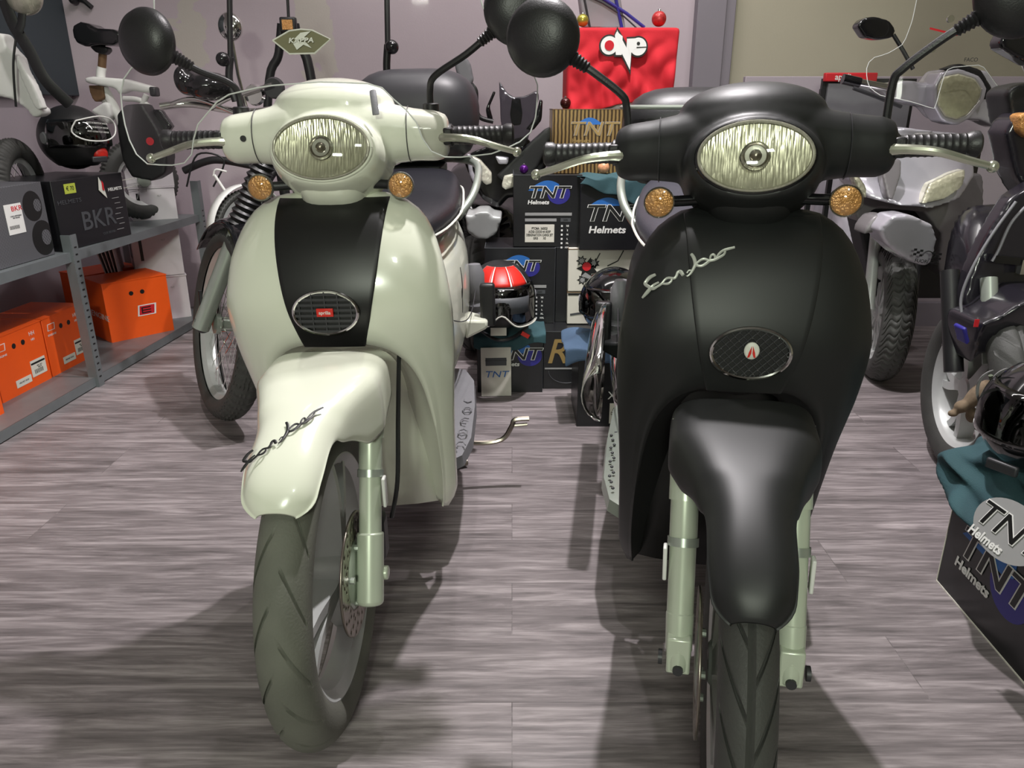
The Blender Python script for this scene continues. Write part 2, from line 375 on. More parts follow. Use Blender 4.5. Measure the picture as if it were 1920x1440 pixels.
def cast_wheel(parent, R, w, rim, c, m_tyre='rubber', m_rim='rim', disc=+1, spokes=5, pat='v', M=None, twin=True, n=300, style='y'):
    wh = tyre(parent, 'tyre', R, w, rim, m_tyre, c, n, pat, M)
    mb = MB(); mb.lathe(ring_profile(rim, w), c, 'X', 64, closed=True)
    mb.lathe([(.028, -.035), (.034, -.03), (.034, .03), (.028, .035)], c, 'X', 24)
    for k in range(spokes):
        a = 2*PI*k/spokes+.35
        for s in ((-.16, .16) if twin else (0,)):
            rows = []
            for i in range(7):
                t = i/6; r = .028+(rim-.016-.028)*t; aa = a+s*(.25+t)+.10*math.sin(t*PI)
                hw = .015-.004*t if style == 'y' else .008
                dy, dz = math.sin(aa), math.cos(aa); ty, tz = math.cos(aa), -math.sin(aa); th = .031-.010*t
                rows.append([(c[0]-th, c[1]+dy*r-ty*hw, c[2]+dz*r-tz*hw), (c[0]+th, c[1]+dy*r-ty*hw*.7, c[2]+dz*r-tz*hw*.7), (c[0]+th, c[1]+dy*r+ty*hw*.7, c[2]+dz*r+tz*hw*.7), (c[0]-th, c[1]+dy*r+ty*hw, c[2]+dz*r+tz*hw)])
            mb.loft(rows)
    obj('rim', mb, m_rim, parent, sharp=40, M=M)
    if disc:
        db = MB(); x = c[0]+disc*.05; n1 = 96; rr = [.062, .068, .074, .080, .086, .092, .098, .104, .108]
        for side in (0, 1):
            for i in range(len(rr)-1):
                for k in range(n1):
                    if i in (1, 2, 4, 6) and (k+i*2) % 6 in (0,): continue
                    q0, q1 = 2*PI*k/n1, 2*PI*(k+1)/n1
                    db.add([(x, c[1]+rr[a]*math.sin(q), c[2]+rr[a]*math.cos(q)) for a, q in ((i, q0), (i+1, q0), (i+1, q1), (i, q1))], [(0, 1, 2, 3)])
            break
        o = obj('brake_disc', db, 'steel', parent, solid=.004, off=0, M=M)
        cb = MB()
        cb.lathe([(.02, x-.004), (.05, x-.002), (.064, x), (.05, x+.004), (.02, x+.006)], (0, c[1], c[2]), 'X', 32)
        for k in range(5):
            q = 2*PI*k/5; cb.lathe([(.006, x+.002), (.006, x+.01)], (0, c[1]+.05*math.sin(q), c[2]+.05*math.cos(q)), 'X', 8)
        obj('disc_carrier', cb, 'alu', o)
    return wh
def spoke_wheel(parent, R, w, rim, c, hub=.03, n=36, m_rim='rim', pat='k', M=None, m_tyre='rubber', nt=240):
    tyre(parent, 'tyre', R, w, rim, m_tyre, c, nt, pat, M)
    mb = MB(); mb.lathe(ring_profile(rim, w*.8), c, 'X', 56, closed=True); obj('rim', mb, m_rim, parent, M=M)
    sb = MB()
    for k in range(n):
        a = 2*PI*k/n; b = a+(.5 if k % 2 else -.5); x = .03*(1 if (k//2) % 2 else -1)
        sb.tube([(c[0]+x, c[1]+hub*math.sin(b), c[2]+hub*math.cos(b)), (c[0], c[1]+(rim-.01)*math.sin(a), c[2]+(rim-.01)*math.cos(a))], .0013, 5)
    tag(obj('spokes', sb, 'chrome', parent, M=M), kind='stuff')
    hb = MB().lathe([(hub*.5, -.05), (hub, -.045), (hub, -.03), (hub*.7, -.02), (hub*.7, .02), (hub, .03), (hub, .045), (hub*.5, .05)], c, 'X', 24); obj('hub', hb, 'alu', parent, M=M)

# ---------------------------------------------------------------- the script lettering, traced as strokes
SCRIPT = [
    [(145, 1125, 14), (215, 1030, 26), (290, 930, 26), (345, 865, 18), (430, 810, 14)],
    [(365, 690, 20), (270, 750, 26), (205, 830, 26), (190, 880, 26), (255, 912, 24), (330, 932, 24), (400, 890, 18), (480, 830, 18), (540, 752, 16), (600, 718, 18), (700, 716, 20), (740, 672, 20), (762, 615, 22), (812, 600, 28), (858, 655, 26)],
    [(480, 830, 14), (590, 818, 18), (650, 770, 16), (655, 722, 14)],
    [(912, 668, 10), (980, 612, 16), (1040, 510, 22), (1062, 440, 26), (1035, 350, 26), (990, 290, 22)],
    [(918, 610, 10), (950, 562, 12), (995, 556, 12)],
    [(1062, 440, 26), (1110, 472, 20), (1180, 470, 20), (1250, 432, 22), (1310, 385, 22), (1400, 362, 20), (1480, 322, 20), (1560, 272, 18), (1590, 215, 14)],
    [(1080, 440, 16), (1150, 382, 18), (1220, 357, 20), (1300, 378, 18)],
    [(1318, 380, 14), (1332, 305, 16), (1380, 278, 18), (1410, 312, 16), (1395, 360, 14)],
    [(1430, 335, 16), (1480, 262, 18), (1550, 208, 18), (1640, 178, 20), (1755, 150, 16)]]
def script(parent, fn, m, name='script_lettering', scale=8.0e-5, strokes=None, rot=0, wk=1.0, M=None, nrm=(0, -1, 0)):
    mb = MB(); cr, sr = math.cos(rot), math.sin(rot)
    for st in (strokes or SCRIPT):
        sp = smooth_path([(p[0], p[1], p[2]) for p in st], 8*len(st))
        pts = []
        for p in sp:
            a, b = (p.x-950)*scale, -(p.y-640)*scale
            pts.append(fn(a*cr-b*sr, a*sr+b*cr))
        mb.tube(pts, [max(6, p.z)*scale*wk for p in sp], 8, flat=.35, flatdir=nrm)
    return obj(name, mb, m, parent, M=M)

# ---------------------------------------------------------------- the classic high wheel scooter (front faces -Y, origin on the floor under the front axle)
Y0 = [(.19, .350), (.24, .340), (.35, .308), (.5, .258), (.6, .218), (.66, .196), (.72, .186), (.8, .208), (.85, .238), (.88, .272), (.90, .31)]
WZ = [(.19, .162), (.24, .178), (.3, .183), (.4, .187), (.5, .191), (.6, .198), (.70, .199), (.79, .186), (.85, .163), (.9, .14)]
def ysh(x, z):
    w = max(.12, interp(WZ, z)); q = min(1.1, abs(x)/w)
    return cinterp(Y0, z)+.022*q*q+.042*q**7
def make_shield(root, m, flange_m, ws=1):
    I = [(0, .640), (.05, .638), (.09, .624), (.120, .592), (.138, .545), (.148, .48), (.154, .40), (.156, .29), (.150, .200)]
    O = [(0, .897), (.085, .895), (.123, .882), (.157, .85), (.182, .79), (.198, .70), (.198, .6), (.190, .5), (.184, .4), (.180, .28), (.176, .215), (.160, .188)]
    J = [(0, .612), (.038, .61), (.068, .60), (.084, .572), (.09, .53), (.088, .47), (.084, .39), (.08, .28), (.078, .185)]
    n = 40
    i3 = smooth_path([(x, 0, z) for x, z in I], 64); o3 = smooth_path([(x, 0, z) for x, z in O], 64); j3 = smooth_path([(x, 0, z) for x, z in J], 64)
    i3, o3, j3 = resample(i3, n), resample(o3, n), resample(j3, n)
    def full(row):  # mirror about x = 0
        return [(-p[0], p[1], p[2]) for p in row[::-1]][:-1]+list(row)
    rows = []
    for t in (1, .66, .33):   # inside face of the wheel arch, running back
        r = []
        for a, b, k in zip(i3, j3, range(n)):
            e = t; dep = .045+.09*min(1, k/(n*.4)); x = a.x+(b.x-a.x)*e; z = a.z+(b.z-a.z)*e
            r.append((x, ysh(a.x, a.z)+dep*e**.8, z))
        rows.append(full(r))
    for t in (.09,): # rolled lip
        rows.append(full([(a.x+(b.x-a.x)*.03, ysh(a.x, a.z)+.006, a.z+(b.z-a.z)*.06) for a, b in zip(i3, j3)]))
    for k in range(0, 13):
        t = k/12; t = t*t*(3-2*t)*.5+t*.5
        rows.append(full([(a.x+(b.x-a.x)*t, ysh(a.x+(b.x-a.x)*t, a.z+(b.z-a.z)*t)-(.004 if 0 < k < 3 else 0), a.z+(b.z-a.z)*t) for a, b in zip(i3, o3)]))
    for (dx, dy, dz) in ((1.012, .012, .004), (1.005, .03, .002), (.985, .055, -.004)):
        rows.append(full([(p.x*dx, ysh(p.x, p.z)+dy, p.z+dz) for p in o3]))
    mb = MB().grid(rows).map(lambda v: Vector((v.x*ws, v.y, v.z))); obj('leg_shield', mb, m, root, solid=.004, sharp=70)
    # inner panel behind the front wheel
    mb = MB(); rows = []
    for z in (.19, .35, .5, .62, .8, .86):
        w = .16 if z < .6 else (.15 if z < .85 else .11); rows.append([(x*w, .415+.03*x*x-(.05 if z > .6 else 0), z) for x in (-1, -.6, -.2, .2, .6, 1)])
    mb.grid(rows); obj('inner_panel', mb, flange_m, root, solid=.01)
def center_panel(root, m, lift=.005):
    HW = [(.632, .056), (.66, .064), (.7, .074), (.76, .086), (.82, .095), (.88, .102), (.9, .104)]
    rows = []
    for k in range(22):
        z = .634+(.893-.634)*k/21; w = cinterp(HW, z)
        rows.append([(x*w, ysh(x*w, z)-lift, z) for x in [i/10 for i in range(-10, 11)]])
    return obj('centre_panel', MB().grid(rows), m, root, solid=.006, bevel=.0015)
def ellipse_ring(c, rx, rz, r, rot=0, n=40, ax=(1, 0, 0), up=(0, .25, .97)):
    A, U = Vector(ax), Vector(up).normalized()
    return [tuple(Vector(c)+A*rx*math.cos(2*PI*k/n)+U*rz*math.sin(2*PI*k/n)) for k in range(n+1)]
def disc_on_stem(root, S, side, clampx, P, r, m_stem='plastic', face=None, name='mirror'):
    """P: stem points; last is the rim of the head; disc head centred beyond it"""
    d = Vector(face)
    mb = MB(); c = P[-1]
    rot = d.to_track_quat('Z', 'Y').to_matrix()
    mb.lathe([(r*.30, -.030), (r*.62, -.026), (r*.88, -.016), (r*.99, -.004), (r*1.0, .004), (r*.97, .008), (r*.90, .006)], c, 'Z', 40, rot=rot)
    o = obj('mirror_head', mb, m_stem, root, M=S)
    obj('mirror_glass', MB().lathe([(r*.93, .006), (r*.93, .0075)], c, 'Z', 40, rot=rot), 'mirror', o)
    e = Vector(c)+(Vector(P[-2])-Vector(c)).normalized()*r*.92
    st = smooth_path([*P[:-1], tuple(e)], 24); stem = obj('mirror_stem', MB().tube(st, .0062, 10), m_stem, root, M=S)
    # ribbed rubber boot where the stem meets the head
    dr = (Vector(P[-2])-Vector(c)).normalized(); bt = MB(); q = dr.to_track_quat('Z', 'Y').to_matrix()
    prof = []
    for i in range(7): prof += [(.0135-.0006*i, i*.006), (.0105-.0006*i, i*.006+.003)]
    bt.lathe(prof, tuple(Vector(c)+dr*(r-.012)), 'Z', 16, rot=q); obj('rubber_boot', bt, m_stem, stem)
    cl = MB().lathe([(.012, -.018), (.015, -.016), (.015, .016), (.012, .018)], P[0], 'Z', 16); obj('mirror_clamp', cl, m_stem, stem)
def classic_scooter(root, style, steer):
    W = style == 'white'; body = 'white' if W else 'black'
    ax = Vector((0, .43, 1)).normalized(); pv = Vector((0, .385, .95))
    S = Matrix.Translation(pv) @ Matrix.Rotation(math.radians(steer), 4, ax) @ Matrix.Translation(-pv)
    R = .284
    cast_wheel(root, R, .082 if W else .069, .213, (0, 0, R), 'rubber_dusty' if W else 'rubber', disc=+1 if W else -1, pat='a' if W else 'v', M=S, n=408, spokes=3 if W else 5)
    # fork: two legs
    for s in (-1, 1):
        def P(t, dx=0, dy=0): return (s*(.078)+dx, t*.43+dy-.012, R+t)
        mb = MB()
        mb.tube([P(.02), P(.16), P(.165), P(.30)], [.0195, .0195, .0205, .0205], 20)
        leg = obj('fork_leg', mb, 'fork', root, M=S)
        obj('fork_collar', MB().tube([P(.158), P(.170)], .0228, 20), 'alu', leg)
        obj('fork_sleeve', MB().tube([P(.22), P(.33)], [.0232, .0232], 20), 'fork', leg)
        ft = MB()
        if W:
            ft.tube([P(-.045), P(-.04), P(.07)], [.018, .0235, .0235], 20)
            ft.tube([(s*.078-.036, 0, R), (s*.078+.030, 0, R)], .0125, 16)
        else:
            ft.tube([P(.07), P(.03), P(.01), P(-.01)], [.0205, .0195, .018, .012], 16)
            ft.box((s*.078, -.006, R+.018), (.034, .03, .06))
        obj('fork_foot', ft, 'fork', leg, bevel=.003)
        nb = MB().lathe([(.0075, 0), (.0075, .008), (.004, .008)], (s*.078, -.03, R), 'Y', 14); nb.lathe([(.011, s*.128-.004 if False else s*.104-.003), (.011, s*.104+.003)], (0, 0, R), 'X', 16)
        obj('axle_bolt', nb, 'dark_grey', leg)
        obj('reflector_plate', MB().box((s*.103, .045, R+.135), (.006, .018, .055)), 'whiteprint', leg, bevel=.002)
    # brake caliper, hose
    if W:
        obj('brake_caliper', MB().box((.062, .105, R+.01), (.05, .05, .09)), 'dark_grey', root, bevel=.01, M=S)
    if W: obj('brake_hose', MB().tube(smooth_path([(.108, .25, .60), (.112, .17, .50), (.112, .12, .40), (.098, .11, .33)], 18), .0042, 8), 'plastic', root, M=S)
    # mudguard
    prof = [(-.208, .518), (-.190, .550), (-.15, .580), (-.09, .604), (-.02, .622), (.05, .634), (.10, .640), (.15, .642)]
    if not W: prof = [(-.205, .508), (-.19, .54), (-.15, .570), (-.09, .598), (-.02, .620), (.05, .634), (.10, .640), (.15, .642)]
    pr = resample(smooth_path([(0, y, z) for y, z in prof], 40), 26); rows = []
    def half(k): t = k/25; return (.050 if W else .043)+.008*min(1, t*5)+(.048 if W else .052)*min(1, max(0, (t-.34)/.42))**1.4
    for k, p in enumerate(pr):
        t = k/25; w = half(k); row = []
        sk = .022+.01*t   # side drop
        skirt = (.085 if W else .05)*min(1, max(0, (t-.30)/.34))**1.6*(1-.35*max(0, (t-.75)/.25))
        if k == 0: w *= .55; sk *= .3
        if k == 1: w *= .83; sk *= .8
        for x in (-1, -.995, -.97, -.9, -.75, -.5, -.25, 0, .25, .5, .75, .9, .97, .995, 1):
            a = abs(x); drop = sk*(a**(5 if t < .5 else 8))+(.006*a*a if t < .5 else .003*a*a)
            if a == 1: drop += skirt
            if a == .995: drop += skirt*.5
            nd = Vector((0, .25, -.97)) if t > .4 else Vector((0, .55, -.83))
            yb = p.y+drop*nd.y*(1 if a < .99 else .6)
            row.append((x*w, yb, p.z-drop*abs(nd.z)))
        rows.append(row)
    mg = obj('mudguard', MB().grid(rows), body, root, solid=.004, sharp=60, M=S, off=0, sub=1)
    # raised spine edges of the guard
    if W:
        def mgf(a, b):   # a across, b up, on the guard's crown
            z = .590+b*.62; x = a-.004
            best = min(pr, key=lambda p: abs(p.z-z)); i = pr.index(best)
            zz = best.z; yy = best.y+(0 if i in (0, 25) else (z-zz)*(pr[min(25, i+1)].y-pr[i-1].y)/max(1e-4, pr[min(25, i+1)].z-pr[i-1].z))
            return (x, yy-.0048, z-.0035*abs(x/.06)**2+.0052)
        script(mg, mgf, 'blackprint', scale=6.4e-5, rot=.16, wk=1.4, nrm=(0, -.55, .8))
    # neck
    mb = MB(); rings = []
    for (z, w, yf, yb) in ((.865, .062, .29, .42), (.89, .064, .262, .42), (.905, .066, .25, .42), (.93, .072, .245, .42), (.96, .085, .26, .42)):
        rings.append([((w*math.copysign(abs(math.cos(q))**.7, math.cos(q))), (yf+yb)/2-(yb-yf)/2*math.copysign(abs(math.sin(q))**.8, math.sin(q)), z) for q in [2*PI*k/28 for k in range(28)]])
    mb.loft(rings); nk = obj('steering_neck', mb, body, root, M=S)
    obj('screw', MB().lathe([(.004, 0), (.004, .003)], (0, .243, .918), 'Y', 12), 'dark_grey', nk)
    # handlebar cowl, one blended shell
    zc = 1.0 if W else .99
    mb = MB()
    mb.ell((0, .362, 1.002), (.122, .088, .084), 40, 24)
    mb.ell((0, .372, 1.050 if W else 1.042), (.112, .082, .050 if W else .045), 32, 16)
    for s in (-1, 1):
        rings = []
        for (x, y, z, ry, rz) in ((0, .345, zc, .07, .07), (.07, .345, zc, .060, .064), (.11, .35, zc, .050, .053), (.15, .355, zc-.002, .045, .047), (.19, .36, zc-.005, .043, .045), (.207, .362, zc-.005, .036, .038), (.212, .362, zc-.005, .024, .026)):
            rings.append([(s*x, y+ry*math.cos(q), z+rz*math.sin(q)) for q in [2*PI*k/24 for k in range(24)]])
        mb.loft(rings)
    C0 = Vector((0, .250, .980)); U = Vector((0, .30, .954)).normalized(); Nn = Vector((0, -.954, .30)).normalized()
    rings = []
    for (d, rx, rz) in ((-.11, .108, .084), (-.05, .105, .077), (-.012, .098, .066), (0, .092, .061), (.004, .088, .0575)):
        rings.append([tuple(C0+Nn*d+Vector((1, 0, 0))*rx*math.cos(q)+U*rz*math.sin(q)) for q in [2*PI*k/40 for k in range(40)]])
    mb.loft(rings)
    cw = obj('handlebar_cowl', mb, body, root, vox=.0042, sm=8, M=S)
    # panel seams
    for s in (-1, 1):
        sb = MB(); sb.tube([(s*.140, .353+.0485*math.cos(q), zc-.001+.0500*math.sin(q)) for q in [PI*.55+PI*.9*k/14 for k in range(15)]], .0009, 5)
        obj('seam', sb, 'dark_grey', cw)
    if W:
        obj('plug_hole', MB().lathe([(.0055, 0), (.0055, .004)], (-.158, .309, .998), 'Y', 14), 'blackprint', cw)
    # headlight
    obj('headlight_rim', MB().tube(ellipse_ring(C0+Nn*.004, (.0845 if W else .0815), (.0535 if W else .050), 0, n=56), .005, 8), 'gloss_black' if not W else 'white', root, M=S)
    db = MB(); rings = []
    for i in range(9):
        t = 1-i/8; rr = max(t, .02); dep = .006*(t*t)
        rings.append([tuple(C0+Nn*(.0035+dep)+Vector((1, 0, 0))*(.081 if W else .078)*rr*math.cos(q)+U*(.0505 if W else .047)*rr*math.sin(q)) for q in [2*PI*k/48 for k in range(48)]])
    db.loft(rings, True, False); rf = obj('reflector', db, 'reflector', root, M=S)
    bb = MB(); bc = C0+Nn*.006
    q = Nn.to_track_quat('Z', 'Y').to_matrix()
    bb.lathe([(.019, 0), (.021, .006), (.018, .009), (.015, .006)], bc, 'Z', 28, rot=q); obj('bulb_collar', bb, 'chrome', rf)
    obj('bulb', MB().ell(tuple(bc+Nn*.006), (.009, .009, .009), 16, 10), 'steel', rf)
    gb = MB(); rings = []
    for i in range(11):
        t = 1-i/10; rr = max(t, .015); dep = .011+.013*(1-t*t)
        rings.append([tuple(C0+Nn*dep+Vector((1, 0, 0))*(.083 if W else .080)*rr*math.cos(q2)+U*(.0525 if W else .049)*rr*math.sin(q2)) for q2 in [2*PI*k/48 for k in range(48)]])
    gb.loft(rings, True, False); obj('headlight_glass', gb, 'glass', root, M=S)
    obj('glass_edge', MB().tube(ellipse_ring(C0+Nn*.0105, (.0825 if W else .0795), (.0522 if W else .0487), 0, n=56), .0028, 8), 'reflector', root, M=S)
    # indicators on stalks
    for s in (-1, 1):
        y = .285; z = .914; xx = .136 if not W else .128
        st = obj('indicator_stalk', MB().tube([(s*.055, y+.02, z+.002), (s*xx, y, z)], .0085, 14), 'plastic' if W else 'gloss_black', root, M=S)
        mb = MB().lathe([(.008, .03), (.018, .018), (.0235, .002), (.0235, -.006)], (s*xx, y, z), 'Y', 28); ind = obj('indicator', mb, 'chrome' if not W else 'grey_plastic', root, M=S)
        obj('amber_reflector', MB().lathe([(.0215, -.0065), (.016, -.0078), (.004, -.0082)], (s*xx, y, z), 'Y', 28), 'amber', ind)
        obj('lens', MB().lathe([(.0245, -.007), (.022, -.012), (.014, -.016), (.002, -.018)], (s*xx, y, z), 'Y', 28), 'glass', ind)
    # grips, levers
    for s in (-1, 1):
        zz = zc-.005
        prof = [(.012, .20), (.021, .205), (.021, .216), (.0165, .22)]
        for i in range(9): prof += [(.0165, .226+i*.010), (.0175, .229+i*.010), (.0165, .232+i*.010)]
        prof += [(.020, .319), (.020, .329), (.015, .333)]
        g = MB().lathe([(r, a*s) for r, a in prof], (0, .372, zz), 'X', 20); obj('grip', g, 'plastic', root, M=S)
        lv = smooth_path([(s*.195, .33, zz-.002), (s*.225, .318, zz-.002), (s*.26, .312, zz-.006), (s*.30, .315, zz-.018), (s*.335, .322, zz-.028)], 20)
        n = len(lv); lvo = obj('brake_lever', MB().tube(lv, [.0085]*3+[.0075-.002*(k/(n-4)) for k in range(n-3)], 10), 'lever', root, M=S)
        obj('lever_ball', MB().ell((s*.338, .322, zz-.029), (.0088, .0088, .0088), 14, 10), 'lever', lvo)
        obj('lever_perch', MB().box((s*.212, .345, zz), (.018, .04, .03)), 'plastic', lvo, bevel=.004)
    # mirrors
    if W:
        disc_on_stem(root, S, -1, 0, [(-.180, .38, zc+.035), (-.181, .38, zc+.075), (-.193, .37, zc+.095), (-.240, .36, zc+.115), (-.322, .35, zc+.165)], .057, face=(.32, 1, -.05))
        disc_on_stem(root, S, 1, 0, [(.178, .38, zc+.035), (.178, .38, zc+.075), (.190, .37, zc+.10), (.250, .36, zc+.135), (.345, .35, zc+.205)], .062, face=(-.1, 1, 0))
    else:
        disc_on_stem(root, S, -1, 0, [(-.192, .385, 1.0), (-.197, .385, 1.055), (-.206, .38, 1.076), (-.252, .37, 1.112), (-.330, .36, 1.165)], .060, face=(.05, 1, 0))
        disc_on_stem(root, S, 1, 0, [(.200, .385, 1.0), (.203, .385, 1.075), (.215, .38, 1.097), (.262, .37, 1.135), (.350, .36, 1.190)], .062, face=(-.05, 1, 0))
    # shield and centre panel
    make_shield(root, body, body if W else 'blackpanel', 1.055 if W else .97)
    cp = center_panel(root, 'blackpanel' if W else 'black')
    # grille
    gz = .705; gx = -.004 if W else .0
    gc = Vector((gx, ysh(0, gz)-.009, gz)); up = Vector((0, .02, 1)).normalized(); rx, rz = .0575, .0385
    ring = obj('grille_ring', MB().tube(ellipse_ring(gc, rx, rz, 0, n=48, up=up), .0034, 8), 'chrome', root)
    obj('grille_back', MB().prism([tuple(gc+Vector((rx*math.cos(q), .002, rz*math.sin(q)))) for q in [2*PI*k/40 for k in range(40)]], (0, .002, 0)), 'blackprint', ring)
    sl = MB()
    if W:
        for i in range(8):
            z = -rz+rz*2*(i+.5)/8; w = rx*math.sqrt(1-(z/rz)**2); sl.box((gc.x, gc.y, gc.z+z), (w*2, .004, .0048))
        for i in range(5):
            x = -rx+rx*2*(i+.5)/5; h = rz*math.sqrt(1-(x/rx)**2); sl.box((gc.x+x, gc.y-.0005, gc.z), (.0022, .004, h*2))
        obj('grille_slats', sl, 'dark_grey', ring)
        bd = obj('badge', MB().box((gc.x+.0, gc.y-.005, gc.z+.002), (.030, .004, .015)), 'red', root, bevel=.001)
        text('badge_lettering', 'aprilia', 'whiteprint', bd, (gc.x, gc.y-.0075, gc.z+.002), .0088, bold=.0001)
    else:
        for sgn in (-1, 1):
            for i in range(-6, 7):
                pts = []
                for k in range(41):
                    u = -1.6+3.2*k/40; x = rx*.5*u+i*.0125; z = sgn*u*rx*.5
                    if (x/rx)**2+(z/rz)**2 < .98: pts.append((gc.x+x, gc.y, gc.z+z))
                if len(pts) > 1: sl.tube([pts[0], pts[-1]], .0009, 6)
        obj('grille_mesh', sl, 'dark_grey', ring)
        st = MB()
        for i in range(-5, 6):
            for j in range(-4, 5):
                x = (i+j)*.00625; z = (i-j)*.00625
                if (x/rx)**2+(z/rz)**2 < .85: st.ell((gc.x+x, gc.y-.002, gc.z+z), (.0011, .0011, .0011), 6, 4)
        obj('grille_studs', st, 'chrome', ring)
        q = rmat('X', 0)
        bd = obj('badge', MB().lathe([(.013, -.004), (.013, -.007), (.011, -.0085), (.002, -.009)], (gc.x, gc.y, gc.z+.006), 'Y', 24).map(lambda v: Vector((gc.x+(v.x-gc.x)*.85, v.y, v.z))), 'piping', root)
        em = MB()
        for s in (-1, 1): em.prism([(gc.x+s*.0008, gc.y-.0097, gc.z+.014), (gc.x+s*.0045, gc.y-.0097, gc.z+.004), (gc.x+s*.006, gc.y-.0097, gc.z-.004), (gc.x+s*.003, gc.y-.0097, gc.z-.003), (gc.x+s*.0008, gc.y-.0097, gc.z+.003)], (0, .0008, 0))
        obj('badge_emblem', em, 'red', bd)
        sf = lambda a, b: (a-.096, ysh(a-.096, .812+b)-(.0065 if abs(a-.096) < .098 else .002), .812+b)
        script(root, sf, 'silverscript', scale=8.2e-5, wk=1.3, nrm=(0, 1, -.1))
    # floorboard
    mb = MB(); rings = []
    for (y, w, z) in ((.47, .17, .262), (.50, .20, .264), (.6, .215, .265), (.8, .212, .27), (.95, .20, .29), (1.02, .17, .30)):
        rings.append([(-w, y, z-.02), (-w*.98, y, z+.008), (-w*.8, y, z+.012), (0, y, z+.012), (w*.8, y, z+.012), (w*.98, y, z+.008), (w, y, z-.02), (0, y, z-.05)])
    mb.loft(rings); fb = obj('floorboard', mb, 'grey_plastic' if W else 'alu', root, sharp=25)
    for s in (-1, 1):
        for k in range(6):
            rb = MB(); y = .53+k*.075; x = s*(.19 if k < 4 else .187)
            if W: rb.tube([(x+.012*math.cos(q), y+.02*math.sin(q), .2845) for q in [2*PI*i/6+.4*k for i in range(7 if k % 2 else 5)]], .0018, 6)
            else:
                for j in range(3): rb.ell((x+s*.004*j, y+j*.028, .283), (.004, .004, .003), 8, 5)
            obj('tread_rib', rb, 'grey_plastic' if W else 'dark_grey', fb)
    # rear body
    mb = MB(); rings = []
    for (y, w, z0, z1) in ((.60, .075, .27, .50), (.66, .11, .27, .62), (.78, .155, .27, .70), (.95, .180, .29, .73), (1.12, .185, .33, .745), (1.3, .165, .44, .75), (1.48, .12, .55, .75), (1.58, .07, .62, .73)):
        rings.append([(w*math.copysign(abs(math.cos(q))**.62, math.cos(q)), y, (z0+z1)/2+(z1-z0)/2*math.copysign(abs(math.sin(q))**.75, math.sin(q))) for q in [2*PI*k/32 for k in range(32)]])
    mb.loft(rings); rbd = obj('rear_body', mb, body, root, sub=1)
    for s in (-1, 1):
        sm = MB(); sm.tube(smooth_path([(s*.13, .70, .56), (s*.176, .84, .505), (s*.192, .98, .49), (s*.196, 1.15, .52)], 20), .0016, 6)
        obj('body_seam', sm, 'dark_grey', rbd)
    if W:
        st2 = [[(345, 100, 18), (270, 260, 22), (210, 430, 26), (190, 620, 26), (270, 760, 24), (330, 820, 22), (400, 760, 18), (410, 640, 16), (350, 600, 14), (310, 700, 14), (290, 880, 20), (230, 1060, 22), (160, 1220, 16)]]
        script(rbd, lambda a, b: (.1855-.06*abs(b)*abs(b)*10, .80-a*1.1, .60+b), 'blackprint', scale=1.1e-4, strokes=[[(x+630, y, w*1.2) for x, y, w in st2[0]]], nrm=(1, 0, 0))
    # seat
    mb = MB(); rings = []
    for (y, w, z0, z1) in ((.70, .06, .70, .745), (.74, .10, .70, .785), (.85, .145, .71, .805), (1.02, .165, .72, .815), (1.12, .165, .73, .825), (1.22, .16, .73, .86), (1.42, .14, .74, .872), (1.52, .10, .75, .85)):
        rings.append([(w*math.copysign(abs(math.cos(q))**.6, math.cos(q)), y, (z0+z1)/2+(z1-z0)/2*math.copysign(abs(math.sin(q))**.7, math.sin(q))) for q in [2*PI*k/28 for k in range(28)]])
    mb.loft(rings); seat = obj('seat', mb, 'seat_dark' if W else 'seat', root, sub=1)
    pp = MB(); pts = []
    tab = [(.70, .05, .725), (.74, .095, .735), (.85, .146, .75), (1.02, .169, .765), (1.12, .169, .775), (1.22, .164, .79), (1.42, .144, .80), (1.52, .10, .80)]
    for s in (-1, 1): pp.tube(smooth_path([(s*w, y, z) for y, w, z in tab], 30), .0034, 6)
    obj('seat_piping', pp, 'piping', seat)
    # grab rail
    mb = MB()
    for s in (-1, 1): mb.tube(smooth_path([(s*.15, 1.14, .74), (s*.19, 1.2, .79), (s*.205, 1.3, .84), (s*.19, 1.45, .87), (s*.12, 1.56, .88), (0, 1.6, .88)], 30), .012, 12)
    obj('grab_rail', mb, 'alu', root)
    # top case on the tail
    mb = MB(); rings = []
    for (z, w, d) in ((.895, .13, .12), (.91, .17, .15), (.98, .20, .17), (1.06, .205, .175), (1.12, .19, .165), (1.16, .15, .13), (1.175, .08, .08)):
        rings.append([(w*math.copysign(abs(math.cos(q))**.55, math.cos(q)), 1.52+d*math.copysign(abs(math.sin(q))**.6, math.sin(q)), z-.01) for q in [2*PI*k/36 for k in range(36)]])
    if not W: rings = [[(x*1.05, y, z-.06) for x, y, z in r] for r in rings]
    mb.loft(rings); tc = obj('top_case', mb, 'dark_grey' if W else 'plastic', root, sub=1)
    if not W:
        ring = [(.214*math.copysign(abs(math.cos(q))**.55, math.cos(q)), 1.52+.178*math.copysign(abs(math.sin(q))**.6, math.sin(q)), 1.048) for q in [2*PI*k/36 for k in range(37)]]
        obj('trim_strip', MB().tube(ring, .006, 8), 'alu', tc)
    obj('case_rack', MB().box((0, 1.50, .855), (.16, .22, .03)), 'plastic', root, bevel=.006)
    # rear wheel, engine, stand, footrests
    cast_wheel(root, .27, .10, .19, (0, 1.28, .27), 'rubber', disc=0, M=None, n=120, spokes=5)
    eb = MB().box((-.04 if W else .04, 1.12, .27), (.2, .34, .16)); obj('engine_case', eb, 'dark_grey', root, bevel=.03)
